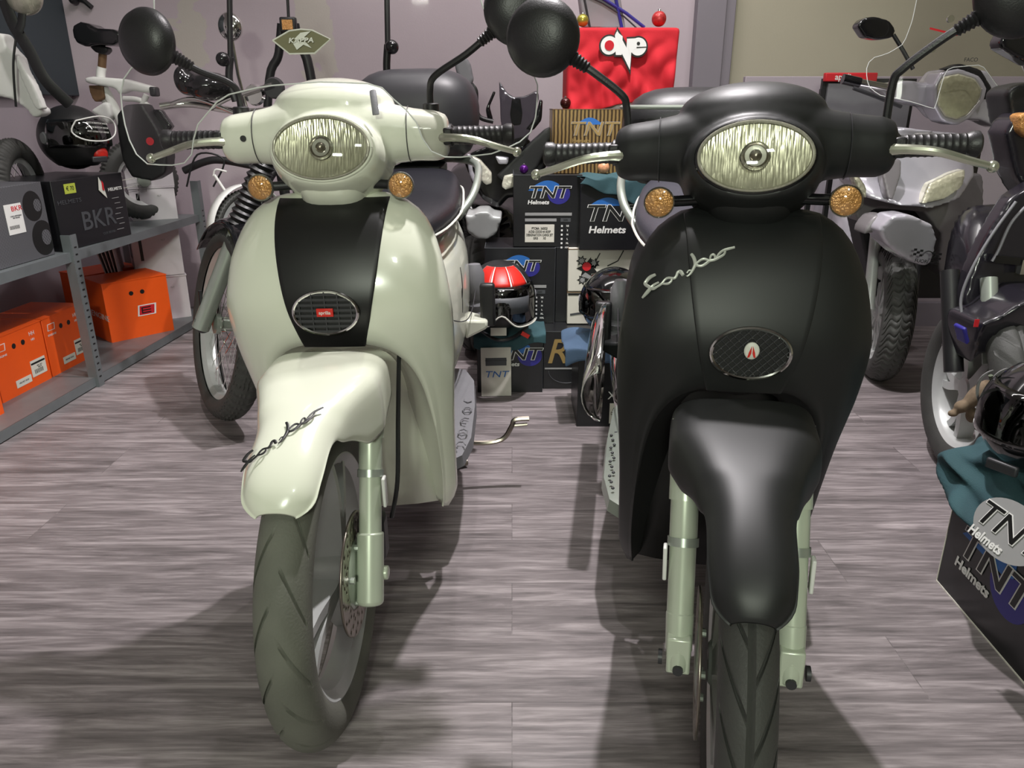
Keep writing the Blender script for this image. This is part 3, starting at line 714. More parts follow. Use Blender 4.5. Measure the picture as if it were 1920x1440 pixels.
    obj('exhaust', MB().tube(smooth_path([(-.12, .95, .22), (-.15, 1.1, .26), (-.17, 1.3, .32), (-.17, 1.6, .36)], 16), [.02]*5+[.045]*12, 16), 'chrome' if not W else 'dark_grey', root)
    if not W:
        sh = MB(); rows = []
        for k in range(12):
            t = k/11; y = .72+.62*t; h = .10*math.sin(PI*min(1, .12+t*.86))+.01
            rows.append([(-.228-.045*math.cos(a), y, .42+h*1.3*math.sin(a)) for a in [-PI/2+PI*j/10 for j in range(11)]])
        sh.grid(rows); obj('chrome_side_guard', sh, 'chrome', root, solid=.004)
    sd = MB()
    if W:
        sd.tube(smooth_path([(.12, .84, .17), (.20, .86, .14), (.275, .87, .145), (.305, .872, .185), (.315, .874, .205), (.355, .875, .208)], 24), .0075, 8)
        sd.tube([(.305, .872, .188), (.35, .875, .190)], .005, 8)
    sd.tube([(-.16, 1.0, .012), (-.13, .98, .014), (-.10, .84, .2), (.10, .84, .2), (.13, .98, .014), (.16, 1.0, .012)], .011, 10)
    obj('centre_stand', sd, 'steel' if W else 'dark_grey', root)
    for s in (-1, 1):
        fr = MB(); fr.loft([[(s*.17, 1.02, .40), (s*.17, 1.14, .40), (s*.17, 1.14, .46), (s*.17, 1.02, .46)], [(s*.235, 1.05, .425), (s*.235, 1.10, .425), (s*.235, 1.10, .45), (s*.235, 1.05, .45)]])
        f = obj('footrest_bracket', fr, body, root, bevel=.008)
        obj('footrest', MB().box((s*.235, 1.085, .49), (.045, .03, .13)), 'plastic', f, bevel=.008)
        obj('shock_absorber', MB().lathe([(.02, -.13), (.03, -.12), (.024, -.11), (.03, -.1), (.024, -.08), (.03, -.06), (.024, -.04), (.03, -.02), (.03, .08), (.018, .12)], (s*.19, 1.22, .50), 'Z', 18).map(lambda v: Vector((v.x, v.y, .50+(v.z-.50)*.72))), 'grey_plastic', root)
    return S
def windscreen(root, S, outline, ycen, curv, m='screen', name='windscreen', rake=.25, zref=1.0, thick=.003):
    """outline: (x, z) polygon; sheet bowed about the vertical"""
    f = lambda x, z: (x, ycen+curv*x*x+rake*max(0, z-zref), z)
    sp = resample([(x, 0, z) for x, z in outline]+[(outline[0][0], 0, outline[0][1])], 90)
    xs = [p.x for p in sp]; zs = [p.z for p in sp]
    bm = bmesh.new(); n = 34; x0, x1, z0, z1 = min(xs), max(xs), min(zs), max(zs)
    # fill the outline, then cut it by vertical and horizontal planes so the sheet can bow
    vs = [bm.verts.new((p.x, 0, p.z)) for p in sp[:-1]]; bm.faces.new(vs)
    for k in range(1, 22):
        bmesh.ops.bisect_plane(bm, geom=bm.verts[:]+bm.edges[:]+bm.faces[:], plane_co=(x0+(x1-x0)*k/22, 0, 0), plane_no=(1, 0, 0))
    for k in range(1, 10):
        bmesh.ops.bisect_plane(bm, geom=bm.verts[:]+bm.edges[:]+bm.faces[:], plane_co=(0, 0, z0+(z1-z0)*k/10), plane_no=(0, 0, 1))
    mb = MB(); idx = {v: i for i, v in enumerate(bm.verts)}
    mb.add([f(v.co.x, v.co.z) for v in bm.verts], [tuple(idx[v] for v in fc.verts) for fc in bm.faces]); bm.free()
    o = obj(name, mb, m, root, solid=0, M=S, sharp=80)
    obj('screen_edge', MB().tube([f(p.x, p.z) for p in sp], .0013, 6), 'edge', o)
    return o, f
# white scooter
cl = thing('classic_scooter', 'white and pale green scooter with black centre panel and clear windscreen', 'scooter', (-.318, 1.14, 0), 0, 'pair of retro scooters in front')
del cl['group']
cl.rotation_euler = (0, math.radians(-1.0), math.radians(-1.0))
SW = classic_scooter(cl, 'white', 0)
ol = [(-.50, .985), (-.516, 1.00), (-.528, 1.055), (-.535, 1.10)]
wo = [(-.295, 1.45), (-.298, 1.25), (-.305, 1.165), (-.32, 1.145), (-.375, 1.115), (-.392, 1.09), (-.394, 1.06), (-.388, 1.01), (-.372, .972), (-.35, .955), (-.30, .953), (-.255, .96), (-.235, 1.02), (-.18, 1.07), (-.10, 1.085), (.0, 1.09), (.10, 1.085), (.13, 1.055), (.16, 1.03), (.175, .985), (.195, .962), (.24, .96), (.30, .965), (.36, .99), (.375, 1.03), (.378, 1.09), (.35, 1.13), (.335, 1.155), (.31, 1.17), (.285, 1.20), (.27, 1.25), (.262, 1.45)]
ws, wf = windscreen(cl, SW, wo, .262, .55, rake=.18)
# oval sticker on the windscreen
bp = [(-.050, .0), (-.02, .0145), (0, .0165), (.02, .0145), (.050, .0), (.022, -.022), (-.022, -.022)]
def onws(x, z, e=-.002): v = wf(x-.028, z+1.158); return (v[0], v[1]+e, v[2])
def sticker():
    st = obj('screen_badge', MB().prism([onws(x, z) for x, z in bp], (0, .001, 0)), mat('olive_badge', srgb(108, 104, 72), .5), ws)
    obj('badge_border', MB().tube([onws(x, z) for x, z in bp+bp[:1]], .0014, 6), 'piping', st)
    k = MB()
    for pts in ([(-.012, .001), (.0, .011), (.018, .013), (.006, .004), (.012, .0), (-.006, 0)], [(-.014, -.006), (-.008, -.016), (.004, -.008), (.018, -.014), (.008, -.004), (-.01, -.003)]): k.prism([onws(x, z, -.004) for x, z in pts], (0, .001, 0))
    obj('badge_mark', k, 'piping', st)
    text('badge_lettering', 'KAPPA', 'piping', st, onws(0, -.0015, -.0055), .011, bold=.0003, sx=1.3, shear=.2)
sticker()
cs = obj('screen_clip', MB().tube([(.086, .30, 1.074), (.09, .285, 1.06), (.094, .272, 1.035)], .006, 8, flat=.4, flatdir=(0, -.8, .5)), 'grey_plastic', cl, M=SW)
# black scooter
bk = thing('classic_scooter', 'matt black scooter with silver script lettering and oval mesh grille', 'scooter', (.330, .905, 0), -9, None)
bk.rotation_euler = (0, 0, math.radians(-8))
SB = classic_scooter(bk, 'black', -5)
# ---------------------------------------------------------------- shelving along the left wall
SH = thing('metal_shelving', 'galvanised metal shelving unit along the mauve wall, holding orange and white boxes', 'shelf', (-1.655, 2.85, 0), -3.6)
# local: x = 0 at the front edge (to -.42 at the back), y along the shelf
def shelf_post(y, x):
    mb = MB().box((x-.018*(1 if x > -.2 else -1), y, .30 if y < .5 else .35), (.036, .004, .60 if y < .5 else .70)).box((x, y+.018, .30 if y < .5 else .35), (.004, .036, .60 if y < .5 else .70))
    p = obj('post', mb, 'shelf', SH)
    hl = MB()
    for k in range(20): hl.box((x+.0022, y+.018, .04+k*.027), (.001, .014, .006))
    tag(obj('slots', hl, 'blackprint', p), kind='stuff')
for y in (-1.1, 0, 1.08):
    for x in (.012, -.43): shelf_post(y, x)
for z in (.035, .53):
    for (a, b) in ((-1.09, -.002), (.004, 1.08)):
        mb = MB().box((-.21, (a+b)/2, z+.004), (.42, b-a, .004)).box((0, (a+b)/2, z-.012), (.003, b-a, .036)).box((-.42, (a+b)/2, z-.012), (.003, b-a, .036)).box((-.005, (a+b)/2, z-.029), (.012, b-a, .002))
        obj('shelf_board', mb, 'shelf', SH)
def on_shelf(x, y, z):  # local shelf point to world
    a = math.radians(-3.6); return (-1.655+x*math.cos(a)-y*math.sin(a), 2.85+x*math.sin(a)+y*math.cos(a), z)
SZ = .039
# --- orange shoe-style cartons with air holes
def orange_box(name, label, x, y, z, w, d, h, rz=0, kind='hh', group=None):
    """w along the face, local front = -Y (faces the aisle after rotation)"""
    p = on_shelf(x, y, z); t = thing('orange_box', label, 'box', p, rz, group)
    obj('carton', MB().box((0, d/2, h/2), (w, d, h)), 'orange', t, bevel=.002)
    obj('lid_edge', MB().box((0, d/2, h+.001), (w+.004, d+.004, .004)), 'orange', t)
    for q in (-1, 1): obj('air_hole', MB().lathe([(.010, 0), (.010, .001)], (q*.025, -.001, h*.78), 'Y', 18), 'blackprint', t)
    def logo(cx, cz, s):
        a = .18
        fr = [(-1, -.6), (1.0, -.6), (1.0+a, .6), (-1+a, .6)]
        for k, (sc, m) in enumerate(((1, 'whiteprint'), (.82, 'orange' if kind == 'hh' else 'redprint'))):
            obj('logo', MB().prism([(cx+u*s*sc, -.001-.0005*k, cz+v*s*sc) for u, v in fr], (0, .0004, 0)), m, t)
        eb = MB()
        for v in (-.35, 0, .35): eb.prism([(cx-s*.45, -.002, cz+v*s*.8-s*.06), (cx+s*.5, -.002, cz+v*s*.8-s*.06), (cx+s*.5, -.002, cz+v*s*.8+s*.06), (cx-s*.45, -.002, cz+v*s*.8+s*.06)], (0, .0004, 0))
        if kind != 'hh': eb.box((cx-s*.45, -.0022, cz), (s*.14, .0004, s*.68)); obj('logo_bars', eb, 'blackprint', t)
    if kind == 'big':
        logo(.03, h*.46, .042)
        text('lettering', 'ENGINE', 'whiteprint', t, (-w/2-.0005, d*.36, h*.42), .038, rot=(PI/2, 0, -PI/2), sx=1.5)
    else:
        logo(-w*.33, h*.83, .022); text('lettering', 'ENGINE', 'whiteprint', t, (-w*.33, -.001, h*.70), .011, sx=1.3)
        text('lettering', 'HH', 'whiteprint', t, (w*.28, -.001, h*.86), .022); text('lettering', 'HH', 'whiteprint', t, (w*.28, -.001, h*.76), .014)
        lb = obj('label', MB().box((w*.28, -.001, h*.30), (w*.3, .001, h*.27)), 'label', t)
        obj('barcode', MB().box((w*.28, -.0018, h*.38), (w*.28, .0006, h*.03)), 'blackprint', lb)
        bb = MB()
        for k in range(9): bb.box((w*.19+k*w*.02, -.0018, h*.24), (w*.008, .0006, h*.07))
        tag(obj('barcode_lines', bb, 'blackprint', lb), kind='stuff')
        text('label_lettering', 'ART. 4271\nSIZE M', 'blackprint', lb, (w*.30, -.0018, h*.31), .007)
        l2 = obj('label', MB().box((-w*.05, -.001, h*.18), (w*.3, .001, h*.12)), 'label', t); text('label_lettering', 'HELMET BOX', 'dimprint', l2, (-w*.05, -.0018, h*.18), .009)
OR = 'orange boxes on the bottom shelf'
orange_box('o', 'orange box turned outward at the end of the row, with a big framed E mark', -.10, .57, SZ, .29, .22, .27, 48, 'big', OR)
orange_box('o', 'orange box with two labels just behind the steel post, next to the turned orange box', -.165, .125, SZ, .26, .22, .235, 86, 'hh', OR)
orange_box('o', 'orange box with its left side showing, in front of the steel post', -.165, -.155, SZ, .28, .22, .235, 86, 'hh', OR)
orange_box('o', 'nearest orange box of the row, cut by the left edge of the photo', -.10, -.53, SZ, .30, .24, .235, 86, 'hh', OR)
orange_box('o', 'shaded orange box at the back, behind the turned orange box', -.33, .80, SZ, .30, .2, .26, 60, 'hh', OR)
# --- white cartons with hand slots
def white_box(label, x, y, z, w, d, h, rz, sheets=False):
    t = thing('white_box', label, 'box', on_shelf(x, y, z), rz, 'white cartons at the end of the shelving')
    obj('carton', MB().box((0, d/2, h/2), (w, d, h)), 'whitecard', t, bevel=.002)
    obj('lid', MB().box((0, d/2, h+.002), (w+.006, d+.006, .006)), 'whitecard', t)
    obj('hand_slot', MB().box((-w*.32, -.0008, h*.6), (.014, .001, h*.5)), 'blackprint', t)
    obj('hand_slot', MB().box((-w/2-.0008, d*.5, h*.6), (.001, .05, h*.45)), 'blackprint', t)
    text('lettering', 'N.7', 'greyprint', t, (w*.15, -.001, h*.75), .012)
white_box('white box with a dark slot on top of the mid shelf, topmost of its stack', -.115, .87, .535+.155, .21, .20, .175, 30)
white_box('white box with two dark slots standing directly on the mid shelf', -.115, .87, .535, .20, .20, .150, 30)
white_box('white box with two dark slots standing directly on the bottom shelf', -.125, .88, SZ, .20, .19, .215, 30)
white_box('tall white box in the lower stack, just under the mid shelf', -.135, .87, SZ+.222, .22, .19, .235, 30)
st = thing('card_sheets', 'flattened white card sheets leaning beside the lower white boxes', 'card', on_shelf(-.26, .78, SZ+.0), 20)
for k in range(5): obj('sheet', MB().box((-.02-.012*k, .05, .22), (.004, .22, .40), rot=rmat('Y', -4-2*k)), 'whitecard', st)
# --- helmet cartons on the mid shelf
MZ = .537
t = thing('helmet_box', 'grey carbon-patterned helmet box with a white price label', 'box', on_shelf(-.03, -.20, MZ), 86.4)
m = mat('grey_carbon_carton', srgb(84, 84, 88), .55); n = m.node_tree; b = n.nodes['Principled BSDF']
ck = n.nodes.new('ShaderNodeTexChecker'); ck.inputs['Scale'].default_value = 150; ck.inputs[1].default_value = (*srgb(96, 96, 100), 1); ck.inputs[2].default_value = (*srgb(66, 66, 70), 1)
tc = n.nodes.new('ShaderNodeTexCoord'); n.links.new(tc.outputs['Object'], ck.inputs[0]); n.links.new(ck.outputs[0], b.inputs['Base Color']); K['carbon'] = m
obj('carton', MB().box((-.05, .15, .13), (.42, .30, .26)), 'carbon', t, bevel=.002)
pf = MB(); f8 = [(.06+.05*math.cos(a), -.0008, .125+.058+.052*math.sin(a)) for a in [2*PI*k/30 for k in range(30)]]; f9 = [(.085+.06*math.cos(a), -.0008, .068+.062*math.sin(a)) for a in [2*PI*k/30 for k in range(30)]]
for q in (f8, f9): pf.prism([(min(x, .159)+.02 if False else min(x+.03, .159), y, max(z, .003)) for x, y, z in q], (0, .0004, 0))
obj('printed_figure', pf, 'blackprint', t)
pf = MB()
for cx, cz, r in ((.115, .183, .02), (.13, .068, .025)): pf.prism([(min(cx+r*math.cos(a), .159), -.0016, cz+r*1.1*math.sin(a)) for a in [2*PI*k/24 for k in range(24)]], (0, .0004, 0))
obj('printed_counter', pf, 'carbon', t)
lb = obj('label', MB().box((-.012, -.001, .152), (.085, .001, .10)), 'whiteprint', t); text('label_lettering', 'BKR', 'redprint', lb, (.005, -.002, .185), .024, sx=1.3); text('label_lettering', 'CASCO INTEGRALE\nMAT BLACK', 'dimprint', lb, (-.005, -.002, .158), .0065)
bb = MB()
for k in range(10): bb.box((-.045+k*.005, -.0018, .125), (.0022, .0006, .012))
tag(obj('barcode_lines', bb, 'blackprint', lb), kind='stuff')
t = thing('helmet_box', 'black helmet box with a yellow-green price tag and grey lettering', 'box', on_shelf(-.012, .22, MZ), 82)
obj('carton', MB().box((0, .15, .128), (.42, .30, .256)), 'carton', t, bevel=.002)
tg = obj('price_tag', MB().box((-.115, -.001, .222), (.062, .001, .036)), mat('yellow_green_tag', srgb(178, 190, 70), .6), t); text('price_lettering', '€ 70', 'blackprint', tg, (-.115, -.002, .222), .022)
text('lettering', 'HELMETS', 'dimprint', t, (-.13, -.001, .175), .022, sx=1.5)
text('lettering', 'BKR', 'dimprint', t, (.02, -.001, .09), .10, bold=.001, sx=1.15)
text('lettering', 'OUR BRAND', 'dimprint', t, (.07, -.001, .03), .014)
text('lettering', 'HELMETS', 'whiteprint', t, (.150, -.001, .195), .017, sx=1.3, bold=.0004)
ls = MB()
for k in range(7): ls.box((.142+.008*(k % 3), -.0012, .16-.021*k), (.045-.01*(k % 2), .0006, .0022))
tag(obj('printed_lines', ls, 'greyprint', t), kind='stuff')
hangtag = obj('hang_tag', MB().prism([(.055, -.004, .25), (.045, -.004, .20), (.085, -.006, .165), (.075, -.006, .21)], (0, .001, 0)), 'piping', t); obj('tag_print', MB().prism([(.066, -.0075, .235), (.074, -.0075, .225), (.074, -.0075, .195), (.064, -.0075, .20)], (0, .001, 0)), 'redprint', hangtag)

# ---------------------------------------------------------------- helmets
def helmet(label, loc, rz, s=1, m='plastic', kind='full', rx=0, ry=0, shell2=None):
    """front faces -Y, origin at its base; about .25 tall"""
    t = thing('helmet', label, 'helmet', loc, rz, None, rx, ry); t.scale = (s, s, s)
    mb = MB(); rows = []
    # shell: ellipsoid with the face opening cut away
    nu, nv = 48, 26
    bmv = {}
    def P(u, v, k=1):
        a = 2*PI*u/nu; e = -0.95+(PI/2+.95)*v/nv
        x = .122*math.cos(e)*math.cos(a); y = .150*math.cos(e)*math.sin(a); z = .130+.128*math.sin(e)
        if y < 0 and kind == 'full': y *= 1.06
        if e < 0: x *= 1-.10*e*e; y *= 1-.05*e*e
        return (x*k, y*k, .13+(z-.13)*k)
    vs = [P(u, v) for v in range(nv+1) for u in range(nu)]; fs = []
    for v in range(nv):
        for u in range(nu):
            x, y, z = P(u+.5, v+.5)
            lo = .115 if kind == 'full' else .0
            if y < -.02 and lo < z < .195+.0*x and abs(x) < .118 and y < -.045: continue
            fs.append((v*nu+u, v*nu+(u+1) % nu, (v+1)*nu+(u+1) % nu, (v+1)*nu+u))
    mb.add(vs, fs); obj('shell', mb, m, t, solid=.006, sm=2)
    obj('padding', MB().ell((0, .012, .118), (.105, .122, .108), 28, 16), 'plastic', t)
    # visor: a band wrapping the front
    rows = []
    z0, z1 = (.10, .205) if kind == 'full' else (.055, .195)
    for j in range(9):
        z = z0+(z1-z0)*j/8; row = []
        for i in range(33):
            a = -PI*.95+PI*.90*i/32 if False else -PI+PI*.06+PI*.88*i/32
            nose = 0
            if kind == 'jet' and j < 4: nose = .045*math.exp(-((i-16)/3.2)**2)*(1-j/4)+.0
            rr = math.sqrt(max(.05, 1-((z-.13)/.136)**2)) if z > .13 else 1
            row.append((.128*rr*math.cos(a), .163*rr*math.sin(a)-(.006 if kind == 'jet' else 0), z+nose))
        rows.append(row)
    v = obj('visor', MB().grid(rows), 'visor', t, solid=.002)
    if kind == 'jet': obj('visor_edge', MB().tube(rows[0], .0028, 6), 'piping', v)
    for sx in (-1, 1): obj('visor_pivot', MB().lathe([(.022, .114*sx), (.024, .120*sx), (.020, .127*sx), (.006, .128*sx)], (0, -.012, .135), 'X', 24), 'grey_plastic', v)
    if kind == 'full':
        vt = MB().box((0, -.158, .055), (.06, .012, .022)); obj('chin_vent', vt, 'dark_grey', t, bevel=.004)
    return t, v, rows
t, v, rows = helmet('matt black helmet with a white-outlined visor, on the box with the yellow-green tag', on_shelf(-.13, .36, MZ+.262), 58, 1.0, 'plastic')
bz = MB().tube(smooth_path([(-.07, -.162, .20), (.02, -.172, .215), (.09, -.145, .195), (.085, -.155, .15), (.03, -.176, .125), (-.05, -.170, .13), (-.085, -.148, .16), (-.07, -.162, .20)], 30), .0028, 6)
obj('visor_outline', bz, 'whiteprint', v)
for k in range(3): text('visor_lettering', 'ANTI SCRATCH VISOR', 'whiteprint', v, (.0, -.182, .19-.016*k), .0085, rot=(PI/2, .1, 0))
obj('red_lining', MB().ell((.02, -.135, .075), (.03, .02, .03), 14, 10), 'red', t)
helmet('black helmet with a lowered clear visor, on the grey carbon-patterned box', on_shelf(-.17, -.27, MZ+.264), 60, 1.0, 'plastic')
# ---------------------------------------------------------------- stack of helmet cartons in the middle
def tnt_logo(t, cx, cz, s, m1='blueprint', m2='navyprint', y=-.001, name='logo', rot=None, out='whiteprint', hm='Helmets'):
    def arc(a0, a1, r, m, dy, sq=.8):
        pts = [(cx+.3*s+r*math.cos(a), y-dy, cz+r*sq*math.sin(a)) for a in [a0+(a1-a0)*k/24 for k in range(25)]]
        obj(name, MB().prism(pts, (0, .0004, 0)), m, t)
    p1 = [(cx-.95*s, y, cz+.1*s)]+[(cx-.95*s+1.5*s*k/14, y, cz+.1*s+.48*s*math.sin(PI*k/14*.78)) for k in range(1, 15)]+[(cx+.55*s, y, cz+.05*s)]
    obj('logo_arc', MB().prism(p1, (0, .0004, 0)), m1, t)
    p2 = [(cx+.55*s+.55*s*math.cos(a), y-.0001, cz-.05*s+.5*s*math.sin(a)) for a in [-PI*.98+PI*1.25*k/20 for k in range(21)]]
    obj('logo_disc', MB().prism(p2, (0, .0004, 0)), m2, t)
    text('logo_outline', 'TNT', out, t, (cx, y-.0008, cz), s*.78, bold=s*.030, shear=.22, sx=1.32, space=.95)
    text('logo_lettering', 'TNT', 'blackprint', t, (cx, y-.0016, cz), s*.78, bold=s*.006, shear=.22, sx=1.32, space=.95)
    text('lettering', hm, out, t, (cx-.45*s, y-.001, cz-.46*s), s*.27, bold=s*.008, shear=.15, sx=1.15)
def spec_rows(t, x0, x1, z, h, code=True, boxes=True):
    """bars, code label and size boxes under the logo"""
    w = x1-x0
    for k, (ww, zz) in enumerate(((w*.92, z), (w*.62, z-.022))): obj('print_bar', MB().box((x0+ww/2, -.001, zz), (ww, .001, .011)), 'greyprint', t)
    obj('size_frame', MB().box((x0+w*.80, -.001, z-.022), (w*.2, .001, .014)), 'dimprint', t); text('lettering', 'SIZE', 'blackprint', t, (x0+w*.80, -.002, z-.022), .009)
    if code:
        lb = obj('code_label', MB().box((x0+w*.29, -.001, z-.073), (w*.58, .001, .068)), 'label', t)
        text('label_lettering', 'PTCMA  360025\nACIGI CODE 441830P\nDESIGNATION CARGI JET\nGRIS        XS', 'blackprint', lb, (x0+w*.29, -.002, z-.073), .0125, sx=.72, bold=.0002)
    if boxes:
        for k, s in enumerate(('XS', 'S', 'M', 'L', 'XL', 'XXL')):
            obj('size_box', MB().box((x0+w*.73, -.001, z-.045-.0165*k), (.007, .001, .007)), 'whiteprint', t); text('size_lettering', s, 'whiteprint', t, (x0+w*.84, -.0015, z-.045-.0165*k), .009, bold=.0003)
def carton(label, x0, x1, y, z, h, d=.27, rz=0, m='carton', name='helmet_box', group='helmet cartons stacked against the wall', edges=True):
    w = x1-x0; t = thing(name, label, 'box', ((x0+x1)/2, y, z), rz, group)
    obj('carton', MB().box((0, d/2, h/2), (w, d, h)), m, t, bevel=.002)
    if edges:
        e = MB().box((0, 0, h), (w, .002, .0025)).box((-w/2, d/2, h), (.0025, d, .0025)).box((w/2, d/2, h), (.0025, d, .0025)).box((w/2, 0, h/2), (.0015, .0015, h))
        obj('worn_edges', e, 'dimprint' if m == 'carton' else 'brown', t)
    return t, w
# y of the front faces follows the photo: lowest in front
t, w = carton('lowest black helmet box under the teal bag, with a paper card leaning on it', -.135, .118, 2.79, 0, .232, .26)
tnt_logo(t, .03, .155, .085)
cd = thing('spec_card', 'cream product card with a small blue logo leaning on the lowest black box', 'card', (-.060, 2.745, .002), 4, None, -6)
obj('card', MB().box((0, 0, .095), (.115, .003, .19)), 'label', cd); obj('card_print', MB().box((0, -.002, .135), (.08, .001, .03)), 'dimprint', cd); text('lettering', 'TNT', 'blueprint', cd, (0, -.0025, .085), .035, shear=.2, sx=1.3); text('card_lettering', 'PRODUCT INFORMATION', 'blackprint', cd, (0, -.003, .14), .007)
t, w = carton('brown-black box with large looping script lettering on the floor behind the slate blue bag', .122, .345, 2.83, 0, .235, .26, m='carton')
text('lettering', 'R', 'goldprint', t, (-.06, -.002, .15), .14, shear=.25, bold=.001); text('lettering', 's', 'goldprint', t, (.02, -.002, .125), .10, shear=.25, bold=.002); text('lettering', '8', 'brown', t, (.06, -.002, .13), .07, shear=.2)
obj('print_bar', MB().box((-.02, -.001, .085), (.17, .001, .006)), 'greyprint', t)
obj('print_ring', MB().tube([(-.02+.07*math.cos(a), -.002, .075+.05*math.sin(a)) for a in [PI+PI*k/16 for k in range(17)]], .0014, 5), 'dimprint', t)
t, w = carton('black blue-logo helmet box in the second layer, directly behind the red striped helmet', -.105, .168, 2.95, .235, .30, .26)
tnt_logo(t, -.005, .23, .075); spec_rows(t, -.085, .12, .15, .3)
t, w = carton('thin black box end wedged between the second layer black box and the white cartons', .172, .222, 2.97, .235, .30, .22, edges=True)
t, w = carton('white carton with a spiky motif, a red dot and black lettering', .218, .52, 2.93, .37, .165, .27, m='label')
text('lettering', 'CASCHI\nHELMETS', 'blackprint', t, (.055, -.001, .042), .027, bold=.0008, sx=1.1, shear=.15)
lg = MB(); random.seed(3)
def star(cx, cz, r, n, k=.55): return [(cx+(r if i % 2 else r*k)*math.cos(PI*i/n), -.001, cz+(r if i % 2 else r*k)*math.sin(PI*i/n)) for i in range(2*n)]
for cx, cz, r in ((-.075, .09, .045), (-.10, .12, .022), (-.05, .11, .022), (-.095, .045, .022), (-.06, .045, .028)):
    lg.prism(star(cx, cz, r, 7), (0, .0005, 0))
obj('motif', lg, 'blackprint', t); lg = MB()
for cx, cz, r in ((-.10, .12, .014), (-.052, .112, .014), (-.095, .045, .013)): lg.prism([(x, y-.001, z) for x, y, z in star(cx, cz, r, 7)], (0, .0005, 0))
lg.prism([(x, y-.001, z) for x, y, z in ((-.10, -.001, .06), (-.085, -.001, .075), (-.045, -.001, .05), (-.05, -.001, .035), (-.07, -.001, .05))], (0, .0005, 0))
tag(obj('motif_light', lg, 'greyprint', t), kind='stuff'); obj('motif_disc', MB().prism([(-.08+.017*math.cos(a), -.003, .098+.017*math.sin(a)) for a in [2*PI*k/24 for k in range(24)]], (0, .0005, 0)), 'redprint', t)
obj('print_lines', MB().tube([(-.03, -.002, .15), (-.045, -.002, .12), (-.04, -.002, .1)], .0022, 5).tube([(.06, -.002, .16), (.04, -.002, .12), (.0, -.002, .10)], .0022, 5), 'blackprint', t)
t, w = carton('white carton with a slanting grey stripe under the spiky motif carton', .218, .52, 2.93, .238, .127, .27, m='label')
obj('print_lines', MB().box((-.06, -.001, .05), (.16, .001, .008), rot=rmat('Y', -9)), 'dimprint', t); obj('top_band', MB().box((0, -.001, .12), (w*.99, .001, .008)), 'blackprint', t)
t, w = carton('black helmet box with a blue logo, code label and size list, under the purple bauble', .005, .265, 2.97, .537, .27, .27)
tnt_logo(t, .0, .205, .078); spec_rows(t, -.085, .11, .125, .27)
t, w = carton('black helmet box draped with dark teal cloth, standing on the spiky motif carton', .255, .50, 2.90, .537, .262, .27)
text('logo_outline', 'TNT', 'whiteprint', t, (.0, -.001, .135), .085, bold=.0022, shear=.22, sx=1.3); text('logo_lettering', 'TNT', 'blackprint', t, (.0, -.002, .135), .085, bold=.0004, shear=.22, sx=1.3); text('lettering', 'Helmets', 'whiteprint', t, (-.02, -.001, .075), .036, bold=.001, shear=.15, sx=1.15)
obj('logo_arc', MB().prism([(-.09+.14*k/14, -.0006, .165+.03*math.sin(PI*k/14)) for k in range(15)], (0, .0003, 0)), 'blueprint', t)
# teal cloths
def drape(label, name, pts_fn, m, loc, nx=30, ny=20, solid=.004, cat='cloth', sub=1, rz=0):
    rows = [[pts_fn(i/nx, j/ny) for i in range(nx+1)] for j in range(ny+1)]
    o = obj(name, MB().grid(rows), m, None, solid=solid, sub=sub, loc=loc, sharp=180); o.rotation_euler[2] = math.radians(rz); tag(o, label, cat); return o
drape('dark teal cloth lying over the top of a black helmet box, below the red cloth', 'cloth', lambda u, v: ((u-.5)*.26+.02*math.sin(v*5), -.006-.006*abs(math.sin(u*9)) if v < .45 else (v-.45)*.34, (-.115*(1-v/.45)*(.3+.7*u)**1.2 if v < .45 else .0)+.006*math.sin(u*14+v*6)+.008), 'teal', (.378, 2.895, .80))
drape('dark teal fabric bag spread under the red striped helmet', 'fabric_bag', lambda u, v: ((u-.5)*.275, -.010-.006*abs(math.sin(u*13)) if v < .4 else (v-.4)*.38, (-.075*(1-v/.4)*(.75+.3*math.sin(u*5)) if v < .4 else .0)+.004*math.sin(u*17+v*9)+.006), 'teal', (-.0085, 2.785, .236), cat='bag')
m = mat('gold_brown_carton', srgb(88, 66, 44), .3, metal=.35, noise=.35); n = m.node_tree; b = n.nodes['Principled BSDF']
wv = n.nodes.new('ShaderNodeTexWave'); wv.inputs['Scale'].default_value = 22; wv.inputs['Distortion'].default_value = 1.5; tc = n.nodes.new('ShaderNodeTexCoord'); n.links.new(tc.outputs['Object'], wv.inputs[0])
cr = n.nodes.new('ShaderNodeValToRGB'); cr.color_ramp.elements[0].color = (*srgb(46, 30, 22), 1); cr.color_ramp.elements[1].color = (*srgb(160, 132, 84), 1); n.links.new(wv.outputs[0], cr.inputs[0]); n.links.new(cr.outputs[0], b.inputs['Base Color']); K['gold_carton'] = m
t, w = carton('bronze foil helmet box with vertical ribs, directly below the red cloth', .152, .45, 3.02, .808, .232, .26, m='gold_carton')
obj('print_bar', MB().box((-.0, -.001, .085), (.19, .001, .012)), 'greyprint', t); obj('print_bar', MB().box((-.0, -.001, .062), (.19, .001, .012)), 'greyprint', t)
text('logo_outline', 'TNT', 'greyprint', t, (.0, -.001, .16), .07, bold=.0014, shear=.22, sx=1.3); text('logo_lettering', 'TNT', 'goldprint', t, (.0, -.002, .16), .07, bold=.0001, shear=.22, sx=1.3); text('lettering', 'Helmets', 'goldprint', t, (-.04, -.001, .12), .02, bold=.0003)
obj('logo_arc', MB().prism([(-.06+.10*k/14, -.0006, .178+.025*math.sin(PI*k/14)) for k in range(15)], (0, .0003, 0)), 'blueprint', t)
